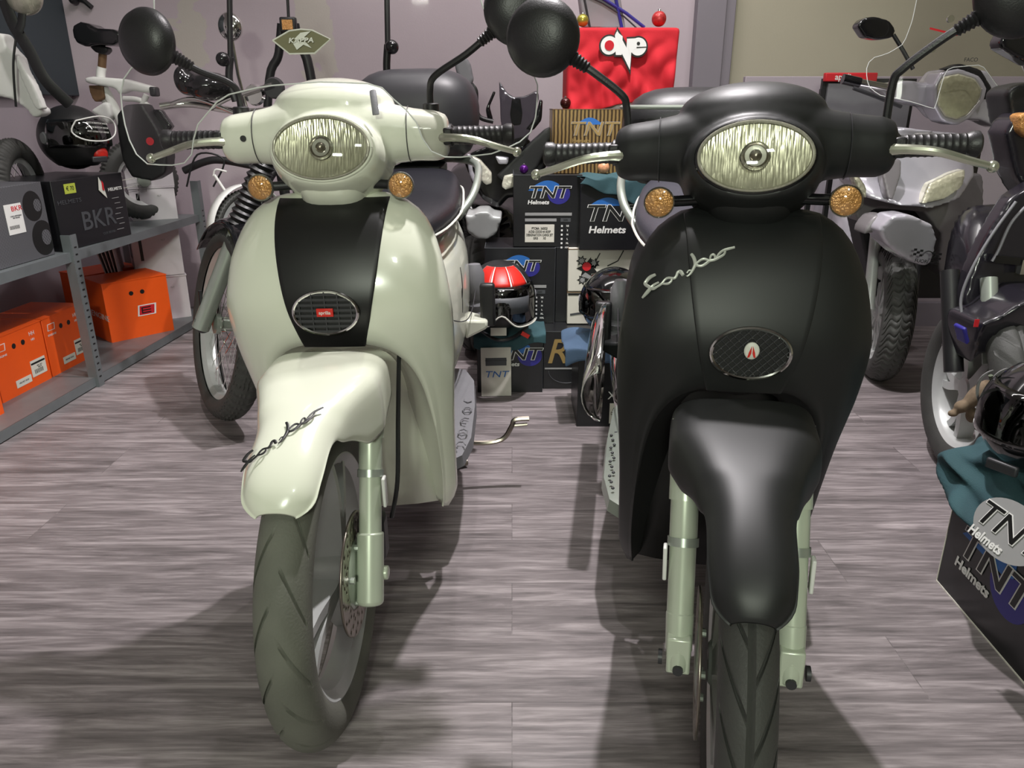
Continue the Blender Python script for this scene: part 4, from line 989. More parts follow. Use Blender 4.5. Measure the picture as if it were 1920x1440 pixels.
# red cloth over its box
t, w = carton('box hidden under the red cotton cloth', .215, .60, 3.06, 1.042, .27, .22, m='whitecard', edges=False, group='helmet cartons stacked against the wall')
def redf(u, v):
    a = u*2.0-1      # around: left side, front, right side
    if u < .14: x, y = -.205, .20*(1-u/.14)
    elif u > .86: x, y = .205, .20*(u-.86)/.14
    else: x, y = -.205+.41*(u-.14)/.72, 0
    fold = .013*math.sin(u*26+v*3)*(v**.7)+.007*math.sin(u*50-v*8)*v+.030*math.sin((u*1.0+v*.9)*13)*v*(1-v)
    z = -v*(.275+.02*math.sin(u*8))+.0
    if 0 < v: x += (1 if u > .5 else -1)*.002
    return (x*(1-.06*v*(u > .5)), y-.012-abs(fold)*1.2 if .14 <= u <= .86 else y, z)
rows = [[redf(i/60, j/26) for i in range(61)] for j in range(27)]
top = [[(x*.96, min(.2, y+.02 if y < .02 else y), .004) for x, y, z in rows[0]], [(x*.3, .1+.3*(y-.1), .006) for x, y, z in rows[0]]]
rc = obj('red_cloth', MB().grid(top[::-1]+rows), 'redcloth', None, solid=.003, sub=1, loc=(.408, 3.058, 1.318), sharp=180); tag(rc, 'bright red cotton cloth printed with jagged white letters, draped over a box', 'cloth')
def lg(pts, m, y): return MB().prism([(x, y, z) for x, z in pts], (0, .001, 0))
def circ(cx, cz, r, n=28, a0=0, a1=2*PI): return [(cx+r*math.cos(a0+(a1-a0)*k/n), cz+r*math.sin(a0+(a1-a0)*k/n)) for k in range(n)]
LX, LZ, LY = -.0, -.060, -.034
for grow, mm, y in ((.006, 'blackprint', LY), (0, 'whiteprint', LY-.003)):
    l = MB()
    cnt = [0]
    def pr(p): cnt[0] += 1; l.prism([(x+LX, y-.0004*cnt[0], z+LZ) for x, z in p], (0, .002, 0))
    pr(circ(-.055, 0, .031+grow)); pr([(-.030-grow, -.032-grow), (-.008+grow*.3, -.032-grow), (-.008+grow*.3, .03), (-.030, .046+grow*2), (-.036-grow*.5, .035)])
    pr([(-.030, .052+grow*2), (.008+grow, -.008+grow), (.008, .022+grow), (.028, .022+grow), (.024+grow*.6, -.082-grow*3), (-.012-grow, -.02)])
    pr(circ(.050, -.004, .030+grow)); pr([(.008-grow*.3, .022+grow), (.05, .024+grow), (.05, .0), (.02, -.03)])
    obj('logo' if grow else 'logo_letters', l, mm, rc)
obj('logo_counter', MB().prism([(x+LX, LY-.0055, z+LZ) for x, z in circ(-.055, 0, .017)], (0, .001, 0)), 'redcloth', rc)
obj('logo_counter', MB().prism([(x+LX, LY-.0055, z+LZ) for x, z in circ(.050, .006, .006)], (0, .001, 0)).prism([(x+LX, LY-.0055, z+LZ) for x, z in ((.044, -.009), (.081, -.007), (.081, -.004), (.044, -.005))], (0, .001, 0)), 'blackprint', rc)
# baubles
def bauble(label, loc, r, m, cap=True):
    t = thing('bauble', label, 'Christmas bauble', loc, 0); obj('ball', MB().ell((0, 0, r), (r, r, r), 24, 16), m, t)
    if cap: obj('cap', MB().lathe([(r*.2, r*1.95), (r*.2, r*2.2), (r*.05, r*2.25)], (0, 0, 0), 'Z', 12), 'chrome', t)
bauble('purple bauble standing on a black helmet box', (.045, 3.0, .809), .017, mat('purple_foil', srgb(88, 30, 120), .2, metal=.6))
bauble('orange and white bauble on the teal cloth', (.345, 2.98, .812), .022, mat('orange_white_glitter', srgb(215, 150, 110), .4, noise=.6, nscale=90))
bauble('red and gold glitter bauble on the right end of the red cloth', (.545, 3.12, 1.328), .027, mat('red_gold_glitter', srgb(180, 50, 50), .35, metal=.3, noise=.7, nscale=70, bump=.6))
bauble('gold bauble on the left end of the red cloth, partly behind the mirror', (.262, 3.12, 1.328), .022, mat('gold_foil', srgb(170, 160, 70), .3, metal=.6, noise=.3))
bauble('dark red bauble on the corner of the bronze foil box', (.20, 3.035, 1.042), .02, mat('dark_red_foil', srgb(60, 20, 18), .25, metal=.4))
# silver and navy winged frame standing on the cloth
t = thing('display_bag', 'silver grey bag with navy edging standing on the red cloth', 'bag', (.37, 3.17, 1.328), 0)
obj('body', MB().prism([(-.10, 0, .0), (.06, 0, .0), (.02, 0, .17), (-.13, 0, .17)], (0, .08, 0)), mat('silver_grey_cloth', srgb(138, 134, 140), .5), t, bevel=.006)
e = MB(); e.tube([(-.12, -.004, .135), (-.03, -.004, .10), (.06, -.004, .05), (.13, -.004, .002)], .006, 8); e.tube([(.0, -.004, .17), (.02, -.004, .09), (.045, -.004, .0)], .006, 8)
obj('navy_edging', e, 'navyprint', t); e = MB().tube([(-.11, -.006, .118), (-.03, -.006, .085), (.05, -.006, .04), (.10, -.006, .0)], .003, 8).tube([(-.105, -.004, .12), (-.075, -.004, .0)], .004, 8); obj('grey_edging', e, 'dark_grey', t)
# red striped jet helmet
t, v, rows = helmet('jet helmet with a red striped crown and clear visor, on the teal bag', (-.045, 2.775, .252), 3, 1.04, 'plastic', 'jet')
for k in range(3):
    rows = []
    for j in range(8):
        e = .48+.62*j/7; row = []
        for i in range(9):
            a = -PI/2+(-.93+.64*k)+.58*i/8
            row.append((.1245*math.cos(e)*math.cos(a)*1.02, .153*math.cos(e)*math.sin(a)*1.02, .132+.131*math.sin(e)))
        rows.append(row)
    obj('red_stripe', MB().grid(rows), 'red', t, solid=.002)
rows = []
for j in range(8):
    e = .46+.66*j/7; rows.append([(.1235*math.cos(e)*math.cos(a)*1.01, .152*math.cos(e)*math.sin(a)*1.01, .131+.130*math.sin(e)) for a in [-PI/2-1.0+2.0*i/14 for i in range(15)]])
obj('white_band', MB().grid(rows), 'whiteprint', t, solid=.001)
rows = []
for j in range(3): rows.append([(.10*math.cos(a), -.10+.075*math.sin(a)*.9-.0, .105+j*.028) for a in [-PI+.3+(PI-.6)*i/16 for i in range(17)]])
obj('goggle_band', MB().grid(rows), 'dimprint', t, solid=.002)
obj('neck_label', MB().box((-.01, -.128, .035), (.055, .002, .028)), 'label', t); obj('chin_strap', MB().tube(smooth_path([(-.08, -.06, .03), (-.02, -.125, -.005+.012), (.04, -.12, .012), (.095, -.05, .03)], 16), .006, 8), 'plastic', t); obj('strap_buckle', MB().box((.085, -.09, .012), (.03, .01, .014), rot=rmat('Y', 30)), 'red', t)
# right box with blue bag and black helmet, beside the black scooter
t, w = carton('black helmet box on the floor beside the black scooter, under a slate blue bag', .225, .50, 2.45, 0, .245, .27, 0)
text('lettering', 'XX', 'whiteprint', t, (-.005, -.001, .115), .04); lb = obj('code_label', MB().box((.02, -.001, .05), (.09, .001, .075)), 'label', t); text('label_lettering', 'ACIGI CODE\nDESIGNATION\nMAT BLACK', 'blackprint', lb, (.02, -.002, .05), .0155, sx=.8, bold=.0002)
drape('slate blue fabric bag bunched under the black helmet', 'fabric_bag', lambda u, v: ((u-.52)*.34, (v-.25)*.30 if v > .2 else -.012, .028*math.sin(u*PI)+.014*math.sin(u*11+v*7)*.8+.010*math.sin(v*13)+.012-(.05*(1-v/.2) if v < .2 else 0)), 'bluebag', (.355, 2.452, .258), cat='bag')
helmet('shiny black helmet on the slate blue bag beside the black scooter', (.355, 2.60, .285), -8, .95, 'gloss_black', 'full')
# ---------------------------------------------------------------- vehicles around: helpers
def at(px, py, Y):
    u = (px-960)/1430; v = (720-py)/1430; a = math.radians(20)
    y = math.cos(a)+v*math.sin(a); t = Y/y
    return Vector((u*t, Y, 1.05+t*(-math.sin(a)+v*math.cos(a))))
def root_at(name, label, cat, loc, group=None):
    return thing(name, label, cat, loc, 0, group)
def L(root, p): return tuple(Vector(p)-root.location)
def puff(name, root, px, Y, th, m, vox=.008, sm=8, tilt=0, parent=None, bow=0):
    """a body panel from its outline: real depth, rounded by remeshing"""
    pts = [at(x, y, Y) for x, y in px]; sp = resample(pts+[pts[0]], max(24, len(pts)*4))[:-1]
    zc = sum(p.z for p in sp)/len(sp); xc = sum(p.x for p in sp)/len(sp)
    a = [L(root, (p.x, Y+(p.z-zc)*tilt+bow*(p.x-xc)**2, p.z)) for p in sp]
    return obj(name, MB().prism(a, (0, th, 0)), m, parent or root, vox=vox, sm=sm)
def rod(name, root, pts, r, m, parent=None, n=12, smooth=True, k=20):
    P = [L(root, p) for p in pts]
    return obj(name, MB().tube(smooth_path(P, k) if smooth and len(P) > 2 else P, r, n), m, parent or root)
def xf(rz, lean, c):  # wheel placement matrix
    return Matrix.Translation(c) @ Matrix.Rotation(math.radians(rz), 4, 'Z') @ Matrix.Rotation(math.radians(lean), 4, 'Y')
# ---------------------------------------------------------------- low partition and plinth behind the right hand bikes
struct('trim_partition', MB().box((1.95, 3.80, .59), (1.75, .04, 1.18)), 'mauve', bevel=.003)
struct('trim_plinth', MB().box((1.95, 3.76, .06), (1.75, .03, .12)), 'pilaster')
t = root_at('display_stand', 'black framed display stand with a red header, behind the silver scooter', 'stand', (1.5, 3.45, 0))
for px in (1512, 1547):
    p = at(px, 400, 3.5); obj('leg', MB().box(L(t, (p.x, 3.5, .56)), (.02, .02, 1.12)), 'plastic', t)
c = at(1625, 185, 3.5); obj('panel', MB().box(L(t, (c.x, 3.49, c.z-.05)), (.36, .02, .22)), 'grey_plastic', t); obj('panel_frame', MB().box(L(t, (c.x, 3.505, c.z-.05)), (.40, .02, .26)), 'plastic', t)
hd = obj('header', MB().box(L(t, (c.x-.09, 3.485, c.z+.085)), (.22, .03, .035)), 'redprint', t, bevel=.004); text('lettering', 'aprilia', 'whiteprint', t, L(t, (c.x-.12, 3.468, c.z+.085)), .034, bold=.0005)
# ---------------------------------------------------------------- silver scooter at the right
SV = root_at('touring_scooter', 'silver scooter with a tall clear windscreen and rounded triangular headlight', 'scooter', (1.66, 3.02, 0)); YS = 2.95
cw = cast_wheel(SV, .275, .115, .19, (0, 0, 0), 'rubber', disc=0, n=200, pat='z', M=xf(-15, 0, (-.15, -.03, .265)), spokes=8, twin=True, style='n')
gd = puff('mudguard', SV, [(1668, 402), (1700, 400), (1745, 420), (1758, 450), (1757, 490), (1748, 505), (1715, 495), (1690, 480), (1660, 455), (1645, 430)], 2.66, .12, 'silver', tilt=-.35)
puff('mudguard_flank', SV, [(1625, 425), (1640, 405), (1668, 402), (1650, 435), (1620, 440)], 2.72, .1, 'silver_dark', parent=gd)
pc = at(1730, 478, 2.655)
for k in range(-4, 5):
    if k in (-1, 0, 1): continue
    for j in range(3):
        if (k+j) % 2: continue
        obj('checker', MB().box(L(SV, (pc.x+k*.011, 2.625, pc.z-k*.002+j*.008)), (.010, .002, .0075)), 'blackprint', gd)
obj('gauge_mark', MB().tube([L(SV, (pc.x+.017*math.cos(a), 2.622, pc.z+.004+.015*math.sin(a))) for a in [PI*k/12 for k in range(13)]], .002, 6), 'blackprint', gd)
text('lettering', 'FUORI GIRI', 'blackprint', gd, L(SV, (pc.x, 2.622, pc.z-.018)), .017, rot=(PI/2, .12, 0), bold=.0002)
for s in (-1, 1): rod('fork_leg', SV, [(1.52+s*.085, 2.99, .28), (1.56+s*.085, 3.12, .62)], .022, 'rim' if s < 0 else 'dark_grey')
sh = puff('front_fairing', SV, [(1600, 318), (1650, 262), (1700, 238), (1760, 246), (1830, 252), (1846, 262), (1845, 330), (1800, 372), (1740, 388), (1680, 384), (1630, 372), (1606, 345)], 2.80, .13, 'silver', tilt=.35, bow=1.2)
puff('nose_blade', SV, [(1655, 300), (1695, 298), (1690, 330), (1668, 376), (1660, 372), (1656, 330)], 2.765, .05, 'silver_dark', parent=sh, vox=.005, sm=4, tilt=.3)
for k, o in enumerate(([(1600, 322), (1612, 328), (1624, 350), (1622, 372), (1608, 352)], [(1724, 382), (1745, 345), (1790, 325), (1818, 318), (1806, 350), (1770, 372)])):
    lp = puff('indicator', SV, o, 2.765 if k else 2.79, .05, 'lamp_face', vox=.005, sm=3, tilt=.3)
    puff('indicator_glass', SV, o, 2.755 if k else 2.78, .02, 'glass', vox=.005, sm=3, tilt=.3, parent=lp)
puff('leg_shield', SV, [(1602, 340), (1845, 325), (1846, 470), (1800, 512), (1768, 524), (1758, 505), (1765, 440), (1735, 398), (1640, 390), (1612, 420), (1604, 400)], 2.98, .10, 'silver_dark', sm=5)
puff('inner_panel', SV, [(1604, 390), (1760, 390), (1790, 560), (1640, 560)], 3.12, .12, 'plastic', sm=4)
hc = puff('handlebar_cowl', SV, [(1645, 160), (1700, 150), (1745, 155), (1760, 130), (1850, 130), (1880, 165), (1925, 170), (1930, 235), (1870, 240), (1840, 225), (1760, 225), (1740, 200), (1690, 192), (1660, 180)], 2.98, .10, 'silver', sm=8)
hl = puff('headlight_rim', SV, [(1752, 160), (1765, 135), (1800, 128), (1838, 142), (1852, 165), (1846, 190), (1820, 222), (1795, 236), (1768, 228), (1752, 200)], 2.92, .10, 'silver', vox=.006, sm=5)
rf = puff('reflector', SV, [(1760, 162), (1770, 144), (1800, 138), (1830, 148), (1842, 168), (1836, 188), (1815, 214), (1795, 224), (1774, 218), (1760, 198)], 2.912, .03, 'lamp_face', vox=.006, sm=2, parent=hl)
puff('headlight_glass', SV, [(1758, 162), (1768, 142), (1800, 136), (1832, 146), (1844, 168), (1838, 189), (1815, 216), (1795, 226), (1772, 220), (1758, 198)], 2.900, .008, 'glass', vox=.003, sm=3, parent=hl)
puff('headlight_brow', SV, [(1768, 130), (1800, 118), (1840, 130), (1862, 165), (1855, 190), (1848, 165), (1832, 143), (1800, 132)], 2.925, .05, 'plastic', vox=.006, sm=2, parent=hl)
g = rod('grip', SV, [at(1580, 148, 2.98), at(1612, 155, 2.98)], .018, 'gloss_black'); rod('bar_end', SV, [at(1612, 155, 2.98), at(1665, 165, 2.98)], .014, 'chrome', parent=g); rod('brake_lever', SV, [at(1600, 165, 2.93), at(1640, 180, 2.93), at(1690, 200, 2.93)], .007, 'dark_grey', parent=g)
st = rod('mirror_stem', SV, [at(1712, 130, 2.95), at(1695, 98, 2.97), at(1675, 65, 2.98)], .007, 'plastic')
puff('mirror_head', SV, [(1608, 48), (1618, 34), (1640, 30), (1668, 38), (1680, 55), (1676, 70), (1650, 75), (1622, 70)], 2.97, .06, 'gloss_black', vox=.006, sm=6)
# windscreen as a bowed sheet
wo2 = [(1905, -60), (1760, -60), (1735, -20), (1718, 40), (1700, 82), (1672, 100), (1645, 108), (1636, 125), (1636, 160), (1650, 178), (1700, 190), (1740, 205), (1752, 170), (1768, 128), (1835, 122), (1862, 160), (1900, 200), (1960, 150), (1960, -60)]
o2 = [at(x, y, 2.86) for x, y in wo2]; cx0 = at(1800, 100, 2.86).x
sp = resample([(p.x-cx0, 0, p.z) for p in o2]+[(o2[0].x-cx0, 0, o2[0].z)], 80)
ws2, wf2 = windscreen(SV, Matrix.Translation(Vector((cx0, 2.80, 0))-SV.location), [(p.x, p.z) for p in sp[:-1]], 0, .9, rake=.2)
for x, z in ((-.05, 1.33), (-.10, 1.235)): obj('screen_bolt', MB().lathe([(.012, -.004), (.012, .004), (.006, .006)], wf2(x, z), 'Y', 16), 'chrome', ws2)
obj('red_sticker', MB().box((-.07, wf2(-.07, 1.29)[1]-.003, 1.29), (.10, .001, .006), rot=rmat('Y', 12)), 'redprint', ws2)
text('screen_lettering', 'FACO', 'dark_grey', ws2, (.03, wf2(.03, 1.2)[1]-.003, 1.20), .018)
# rest of the body behind
mb = MB(); rings = []
for (y, w, z0, z1) in ((.35, .2, .3, .5), (.6, .19, .28, .46), (.8, .2, .3, .78), (1.0, .2, .35, .82), (1.1, .14, .5, .82)):
    rings.append([(w*math.copysign(abs(math.cos(q))**.6, math.cos(q)), y-.2, (z0+z1)/2+(z1-z0)/2*math.copysign(abs(math.sin(q))**.7, math.sin(q))) for q in [2*PI*k/28 for k in range(28)]])
obj('rear_body', mb.loft(rings), 'silver', SV, sub=1)
obj('inner_black', MB().box((.10, .25, .66), (.30, .14, .52)), 'plastic', SV, bevel=.05)
# ---------------------------------------------------------------- dark scooter cut by the right edge
DV = root_at('touring_scooter', 'dark violet scooter with rags tied on its fork, behind the teal bag', 'scooter', (1.36, 2.1, 0))
cast_wheel(DV, .27, .12, .18, (0, 0, 0), 'rubber', disc=0, n=200, pat='v', M=xf(-6, 0, (0, 0, .27)), spokes=5)
puff('mudguard', DV, [(1833, 605), (1868, 590), (1896, 566), (1938, 548), (1998, 545), (2028, 620), (2018, 720), (1968, 745), (1938, 725), (1918, 690), (1888, 660), (1838, 668), (1830, 690), (1828, 650)], 1.98, .17, 'darkpaint', tilt=-.3)
rod('fork_leg', DV, [(1.36-.085, 2.08, .33), (1.36-.085, 2.2, .60)], .026, 'plastic'); rod('fork_leg', DV, [(1.36-.035, 2.0, .38), (1.36-.03, 2.1, .60)], .022, 'alu')
rag = root_at('rag', 'brown and white rag tied around the fork of the dark scooter', 'rag', at(1832, 740, 1.93))
obj('cloth', MB().ell((0, 0, 0), (.022, .022, .05), 16, 12, rot=rmat('Y', 35)).ell((-.035, 0, -.035), (.020, .018, .018), 12, 8).ell((-.055, 0, -.055), (.014, .012, .010), 12, 8).ell((.0, 0, -.06), (.018, .018, .022), 12, 8), mat('rag_cloth', srgb(120, 104, 84), .9, noise=.5, nscale=60, bump=.6), rag, vox=.005, sm=3)
obj('knot', MB().tube(smooth_path([(.02, -.01, .06), (.035, -.012, .02), (.03, -.012, -.05), (.015, -.01, -.10)], 14), .008, 8), mat('rag_green', srgb(96, 104, 88), .9), rag)
s1 = puff('sticker', DV, [(1806, 618), (1813, 612), (1820, 642), (1813, 648)], 1.94, .05, 'navyprint', vox=.004, sm=1)
obj('sticker_small', MB().box(L(DV, at(1831, 606, 1.935)), (.012, .002, .02)), 'redprint', s1)
fr = puff('leg_shield', DV, [(1905, 375), (1960, 340), (2020, 340), (2020, 600), (1940, 560), (1880, 570), (1822, 596), (1803, 600), (1802, 560), (1825, 500), (1860, 440)], 2.12, .06, 'darkpaint', sm=5, tilt=.15)
rod('shield_edge', DV, [at(1925, 385, 2.09), at(1895, 420, 2.09), at(1872, 470, 2.09), at(1860, 490, 2.09)], .004, 'grey_plastic', parent=fr); rod('shield_edge', DV, [at(1905, 378, 2.09), at(1860, 440, 2.09), at(1822, 505, 2.09), at(1802, 560, 2.09), at(1806, 602, 2.07)], .004, 'grey_plastic', parent=fr)
obj('air_intake', MB().box(L(DV, at(1900, 488, 2.10)), (.12, .03, .02), rot=rmat('Y', 6)), 'gloss_black', fr); obj('chrome_badge', MB().box(L(DV, at(1918, 500, 2.09)), (.02, .02, .04)), 'chrome', fr)
puff('front_fairing', DV, [(1888, 250), (1905, 215), (1960, 200), (2020, 220), (2020, 420), (1950, 400), (1905, 330)], 2.2, .10, 'darkpaint', sm=6)
puff('handlebar_cowl', DV, [(1890, 175), (1905, 160), (1960, 150), (2000, 230), (1935, 260), (1900, 240)], 2.25, .12, 'plastic', sm=6)
md = rod('mirror_stem', DV, [at(1935, 165, 2.25), at(1925, 130, 2.25), at(1915, 110, 2.25)], .008, 'chrome'); puff('mirror_head', DV, [(1876, 80), (1890, 50), (1920, 35), (1975, 45), (1985, 110), (1940, 125), (1880, 92)], 2.2, .06, 'gloss_black', vox=.006, sm=5)
ig = puff('indicator', DV, [(1912, 216), (1925, 210), (1955, 215), (1955, 262), (1930, 260), (1914, 247)], 2.17, .05, 'amber', vox=.006, sm=3)
mb = MB(); rings = []
for (y, w, z0, z1) in ((.2, .16, .3, .62), (.4, .17, .28, .5), (.55, .17, .3, .74), (.75, .12, .5, .76)):
    rings.append([(.28+w*math.copysign(abs(math.cos(q))**.6, math.cos(q)), y-.12, (z0+z1)/2+(z1-z0)/2*math.copysign(abs(math.sin(q))**.7, math.sin(q))) for q in [2*PI*k/28 for k in range(28)]])
obj('rear_body', mb.loft(rings), 'darkpaint', DV, sub=1)
# ---------------------------------------------------------------- helmet box with teal bag at the right front
t = thing('helmet_box', 'large black helmet box in the right foreground under the teal bag', 'box', (1.0, 1.53, 0), -91.5)
# local: x runs from far to near, front face is local -Y -> world -X
obj('carton', MB().box((.235, .16, .135), (.47, .32, .27)), 'carton', t, bevel=.003)
tnt_logo(t, .175, .15, .125); text('lettering', '®', 'greyprint', t, (.345, -.002, .09), .022)
obj('worn_edges', MB().box((.235, 0, .0015), (.47, .003, .003)).box((0, 0, .135), (.002, .002, .27)), 'label', t)
def bag(u, v):
    a = -PI+2*PI*u; e = -.35+v*(PI/2+.35); r = 1+.10*math.sin(a*3+v*4)+.06*math.sin(a*7-v*9)+.03*math.sin(a*15+v*20)
    c = max(0, math.cos(e))**.55
    return (.225*c*math.copysign(abs(math.cos(a))**.7, math.cos(a))*r*(1+.05*math.sin(v*30+a*2)*(v < .5)), .285*c*math.copysign(abs(math.sin(a))**.7, math.sin(a))*r, .055+.12*math.sin(e)*(1+.25*math.sin(a*2+1))+.010*math.sin(a*9+v*14))
rows = [[bag(i/64, j/22) for i in range(65)] for j in range(23)]
o = obj('fabric_bag', MB().grid(rows), 'teal', None, solid=.004, sub=1, loc=(1.14, 1.27, .255), sharp=180); tag(o, 'teal fabric bag with a pale oval print, slumped over the large helmet box', 'bag')
lc = Vector((-.252, -.075, .045))
obj_patch = MB().prism([(.11*math.cos(a), 0, .072*math.sin(a)) for a in [2*PI*k/40 for k in range(40)]], (0, .002, 0))
PM = Matrix.Translation(lc+Vector((0, 0, .035))) @ Matrix.Rotation(math.radians(-84), 4, 'Z') @ Matrix.Rotation(math.radians(-20), 4, 'X') @ Matrix.Scale(.74, 4)
pa = obj('print_patch', obj_patch, 'greyprint', o, M=PM)
text('logo_outline', 'TNT', 'whiteprint', pa, (0, -.002, .005), .085, bold=.0028, shear=.22, sx=1.25); text('logo_lettering', 'TNT', 'blackprint', pa, (0, -.003, .005), .085, bold=.0002, shear=.22, sx=1.25)
text('lettering', 'Helmets', 'whiteprint', pa, (-.04, -.002, -.05), .034, bold=.001, shear=.15)
hm, v, rows = helmet('black helmet with white curved stripes on the teal bag, at the right edge', (1.045, 1.36, .365), -60, .95, 'gloss_black', 'full')
for k in range(5):
    sgn = k*.16
    obj('white_stripe', MB().tube([(-.125*math.cos(e0)*math.cos(.35+sgn*.2), (-.06+.05*k-.10*math.sin(e0)), .13+.131*math.sin(e0)*math.cos(.3+k*.12)) for e0 in [-.1+1.1*i/12 for i in range(13)]], [.001+.004*math.sin(PI*i/12) for i in range(13)], 8, flat=.5, flatdir=(1, 0, 0)), 'greyprint', hm)
# ---------------------------------------------------------------- motorcycle behind the shelf side
MT = root_at('motorcycle', 'old motorcycle with spoked wheel and rubber fork gaiters, leaning behind the white scooter', 'motorcycle', (-1.03, 2.50, 0))
WC = at(428, 608, 2.55)
WM = xf(34, 12, L(MT, WC))
spoke_wheel(MT, .335, .095, .265, (0, 0, 0), hub=.035, n=36, M=WM)
ax = Vector((math.cos(math.radians(34)), math.sin(math.radians(34)), -.2)).normalized()
top = Vector((.33, .10, .70)); a0 = WC-ax*.085
for s in (-1, 1):
    b = WC+ax*.085*s; d = top.normalized()
    lg = rod('fork_leg', MT, [b-d*.02, b+d*.36], .029, 'alu', n=16)
    prof = []
    for i in range(14): prof += [(.045-.0005*i, i*.021), (.036-.0005*i, i*.021+.012)]
    q = d.to_track_quat('Z', 'Y').to_matrix(); obj('fork_gaiter', MB().lathe(prof, L(MT, b+d*.36), 'Z', 20, rot=q), 'plastic', lg)
    obj('axle_clamp', MB().ell(L(MT, b), (.028, .028, .035), 14, 10), 'dark_grey', lg)
    rod('fork_tube', MT, [b+d*.65, b+d*.80], .018, 'chrome', parent=lg)
rod('mudguard_stay', MT, [a0-ax*.02, at(378, 590, 2.5), at(375, 545, 2.5)], .006, 'plastic')
pk = MB(); rows = []
for j in range(15):
    an = -.9+2.3*j/14; rows.append([Vector((x, -math.sin(an)*.37-.0, math.cos(an)*(.37-.03*abs(x/.055)**2))) for x in (-.055, -.04, 0, .04, .055)])
obj('mudguard', pk.grid([[tuple(p) for p in r] for r in rows]), 'gloss_black', MT, M=WM, solid=.003)
# handlebar, lamp, tank, seat
hb = WC+top+Vector((.07, .02, 0))
rod('handlebar', MT, [at(300, 200, 2.75), at(360, 195, 2.78), at(460, 210, 2.8), at(560, 200, 2.8), at(690, 195, 2.72)], .012, 'chrome')
obj('tank', MB().ell(L(MT, (-.72, 3.05, .80)), (.13, .24, .13), 28, 16), 'dark_grey', MT); obj('seat', MB().ell(L(MT, (-.72, 3.45, .80)), (.12, .28, .07), 24, 12), 'seat_dark', MT)
obj('engine', MB().box(L(MT, (-.74, 3.0, .45)), (.24, .32, .34)), 'dark_grey', MT, bevel=.04); rod('frame_tube', MT, [(-.80, 2.72, .88), (-.78, 2.8, .5), (-.76, 3.1, .25), (-.74, 3.5, .3)], .018, 'plastic')
spoke_wheel(MT, .30, .10, .23, (0, 0, 0), hub=.05, n=36, M=xf(5, 3, L(MT, (-.72, 3.62, .30))))
obj('headlamp', MB().ell(L(MT, at(352, 140+10, 2.7)), (.035, .08, .05), 16, 12).ell(L(MT, at(395, 162, 2.7)), (.08, .09, .045), 20, 12), 'gloss_black', MT, vox=.008, sm=4)
rod('side_stand', MT, [(-.84, 2.9, .26), (-.92, 2.95, .02)], .010, 'dark_grey')
for k, (jx, jy, sx) in enumerate(((432, 107, 436), (727, 84, 722))):
    ms = rod('mirror_stem', MT, [at(sx+6, 190 if k == 0 else 158, 2.68), at(jx-2, 150 if k == 0 else 125, 2.68), at(jx, jy, 2.68)], .012, 'plastic')
    rod('mirror_stem_upper', MT, [at(jx, jy, 2.68), at(jx-2, -40, 2.68)], .009, 'plastic', parent=ms)
    obj('pivot_joint', MB().ell(L(MT, at(jx+(-14 if k == 0 else 8), jy+4, 2.66)), (.022, .024, .022), 16, 12), 'gloss_black', ms)
rod('clutch_lever', MT, [at(395, 205, 2.7), at(430, 185, 2.7), at(510, 158, 2.7)], .006, 'chrome'); rod('clutch_lever', MT, [at(320, 195, 2.7), at(365, 185, 2.7), at(440, 212, 2.7)], .006, 'chrome')
obj('instrument_clock', MB().lathe([(.03, -.02), (.035, 0), (.03, .012)], L(MT, at(478, 178, 2.75)), 'Y', 24), 'chrome', MT); obj('instrument_clock', MB().lathe([(.03, -.02), (.035, 0), (.03, .012)], L(MT, at(515, 165, 2.75)), 'Y', 24), 'plastic', MT)
# A shaped black bracket with an amber lamp behind the windscreen
t = root_at('rear_rack', 'black A-shaped rack with a square reflector, seen through the windscreen', 'rack', at(540, 120, 3.4))
rod('arm', t, [at(528, 45, 3.4), at(524, 90, 3.4), at(520, 110, 3.4), at(505, 150, 3.4), at(500, 300, 3.4), at(498, 640-0, 3.4)], .018, 'plastic'); rod('arm', t, [at(552, 45, 3.4), at(560, 80, 3.4), at(580, 130, 3.4), at(600, 300, 3.4), at(600, 640, 3.4)], .020, 'plastic')
c = at(541, 47, 3.37); fb = obj('lamp_frame', MB().box(L(t, c), (.065, .03, .058)), 'plastic', t, bevel=.006); obj('reflector', MB().box(L(t, c+Vector((0, -.017, 0))), (.042, .006, .036)), 'amber', fb)
rod('cable', t, [at(541, 33, 3.4), at(538, -30, 3.4)], .006, 'plastic')
# bicycle with white mudguard between shelf and motorcycle
BC = root_at('bicycle', 'folding bicycle with a white mudguard behind the spoked motorcycle wheel', 'bicycle', (-1.22, 3.45, 0))
c = Vector((-1.20, 3.42, .25+.27)); c = at(468, 432, 3.35); BC.location = (c.x, c.y, 0); BM = xf(-35, 0, (0, 0, c.z))
spoke_wheel(BC, .178, .04, .150, (0, 0, 0), hub=.02, n=28, M=BM, nt=120)
rows = [[(x, -math.sin(an)*.196, math.cos(an)*.196) for x in (-.025, 0, .025)] for an in [-.9+2.4*j/20 for j in range(21)]]
obj('mudguard', MB().grid(rows), 'whiteprint', BC, M=BM, solid=.003)
rod('stay', BC, [at(400, 330, 3.3), at(405, 318, 3.3), at(425, 322, 3.3)], .004, 'whiteprint'); rod('stay', BC, [at(402, 328, 3.3), at(450, 400, 3.3)], .006, 'whiteprint')
rod('frame_tube', BC, [(c.x, c.y, c.z), (c.x+.1, c.y+.25, c.z+.25), (c.x+.3, c.y+.4, c.z-.1)], .02, 'plastic'); rod('frame_tube', BC, [(c.x, c.y, c.z), (c.x-.02, c.y+.1, .01)], .015, 'plastic')
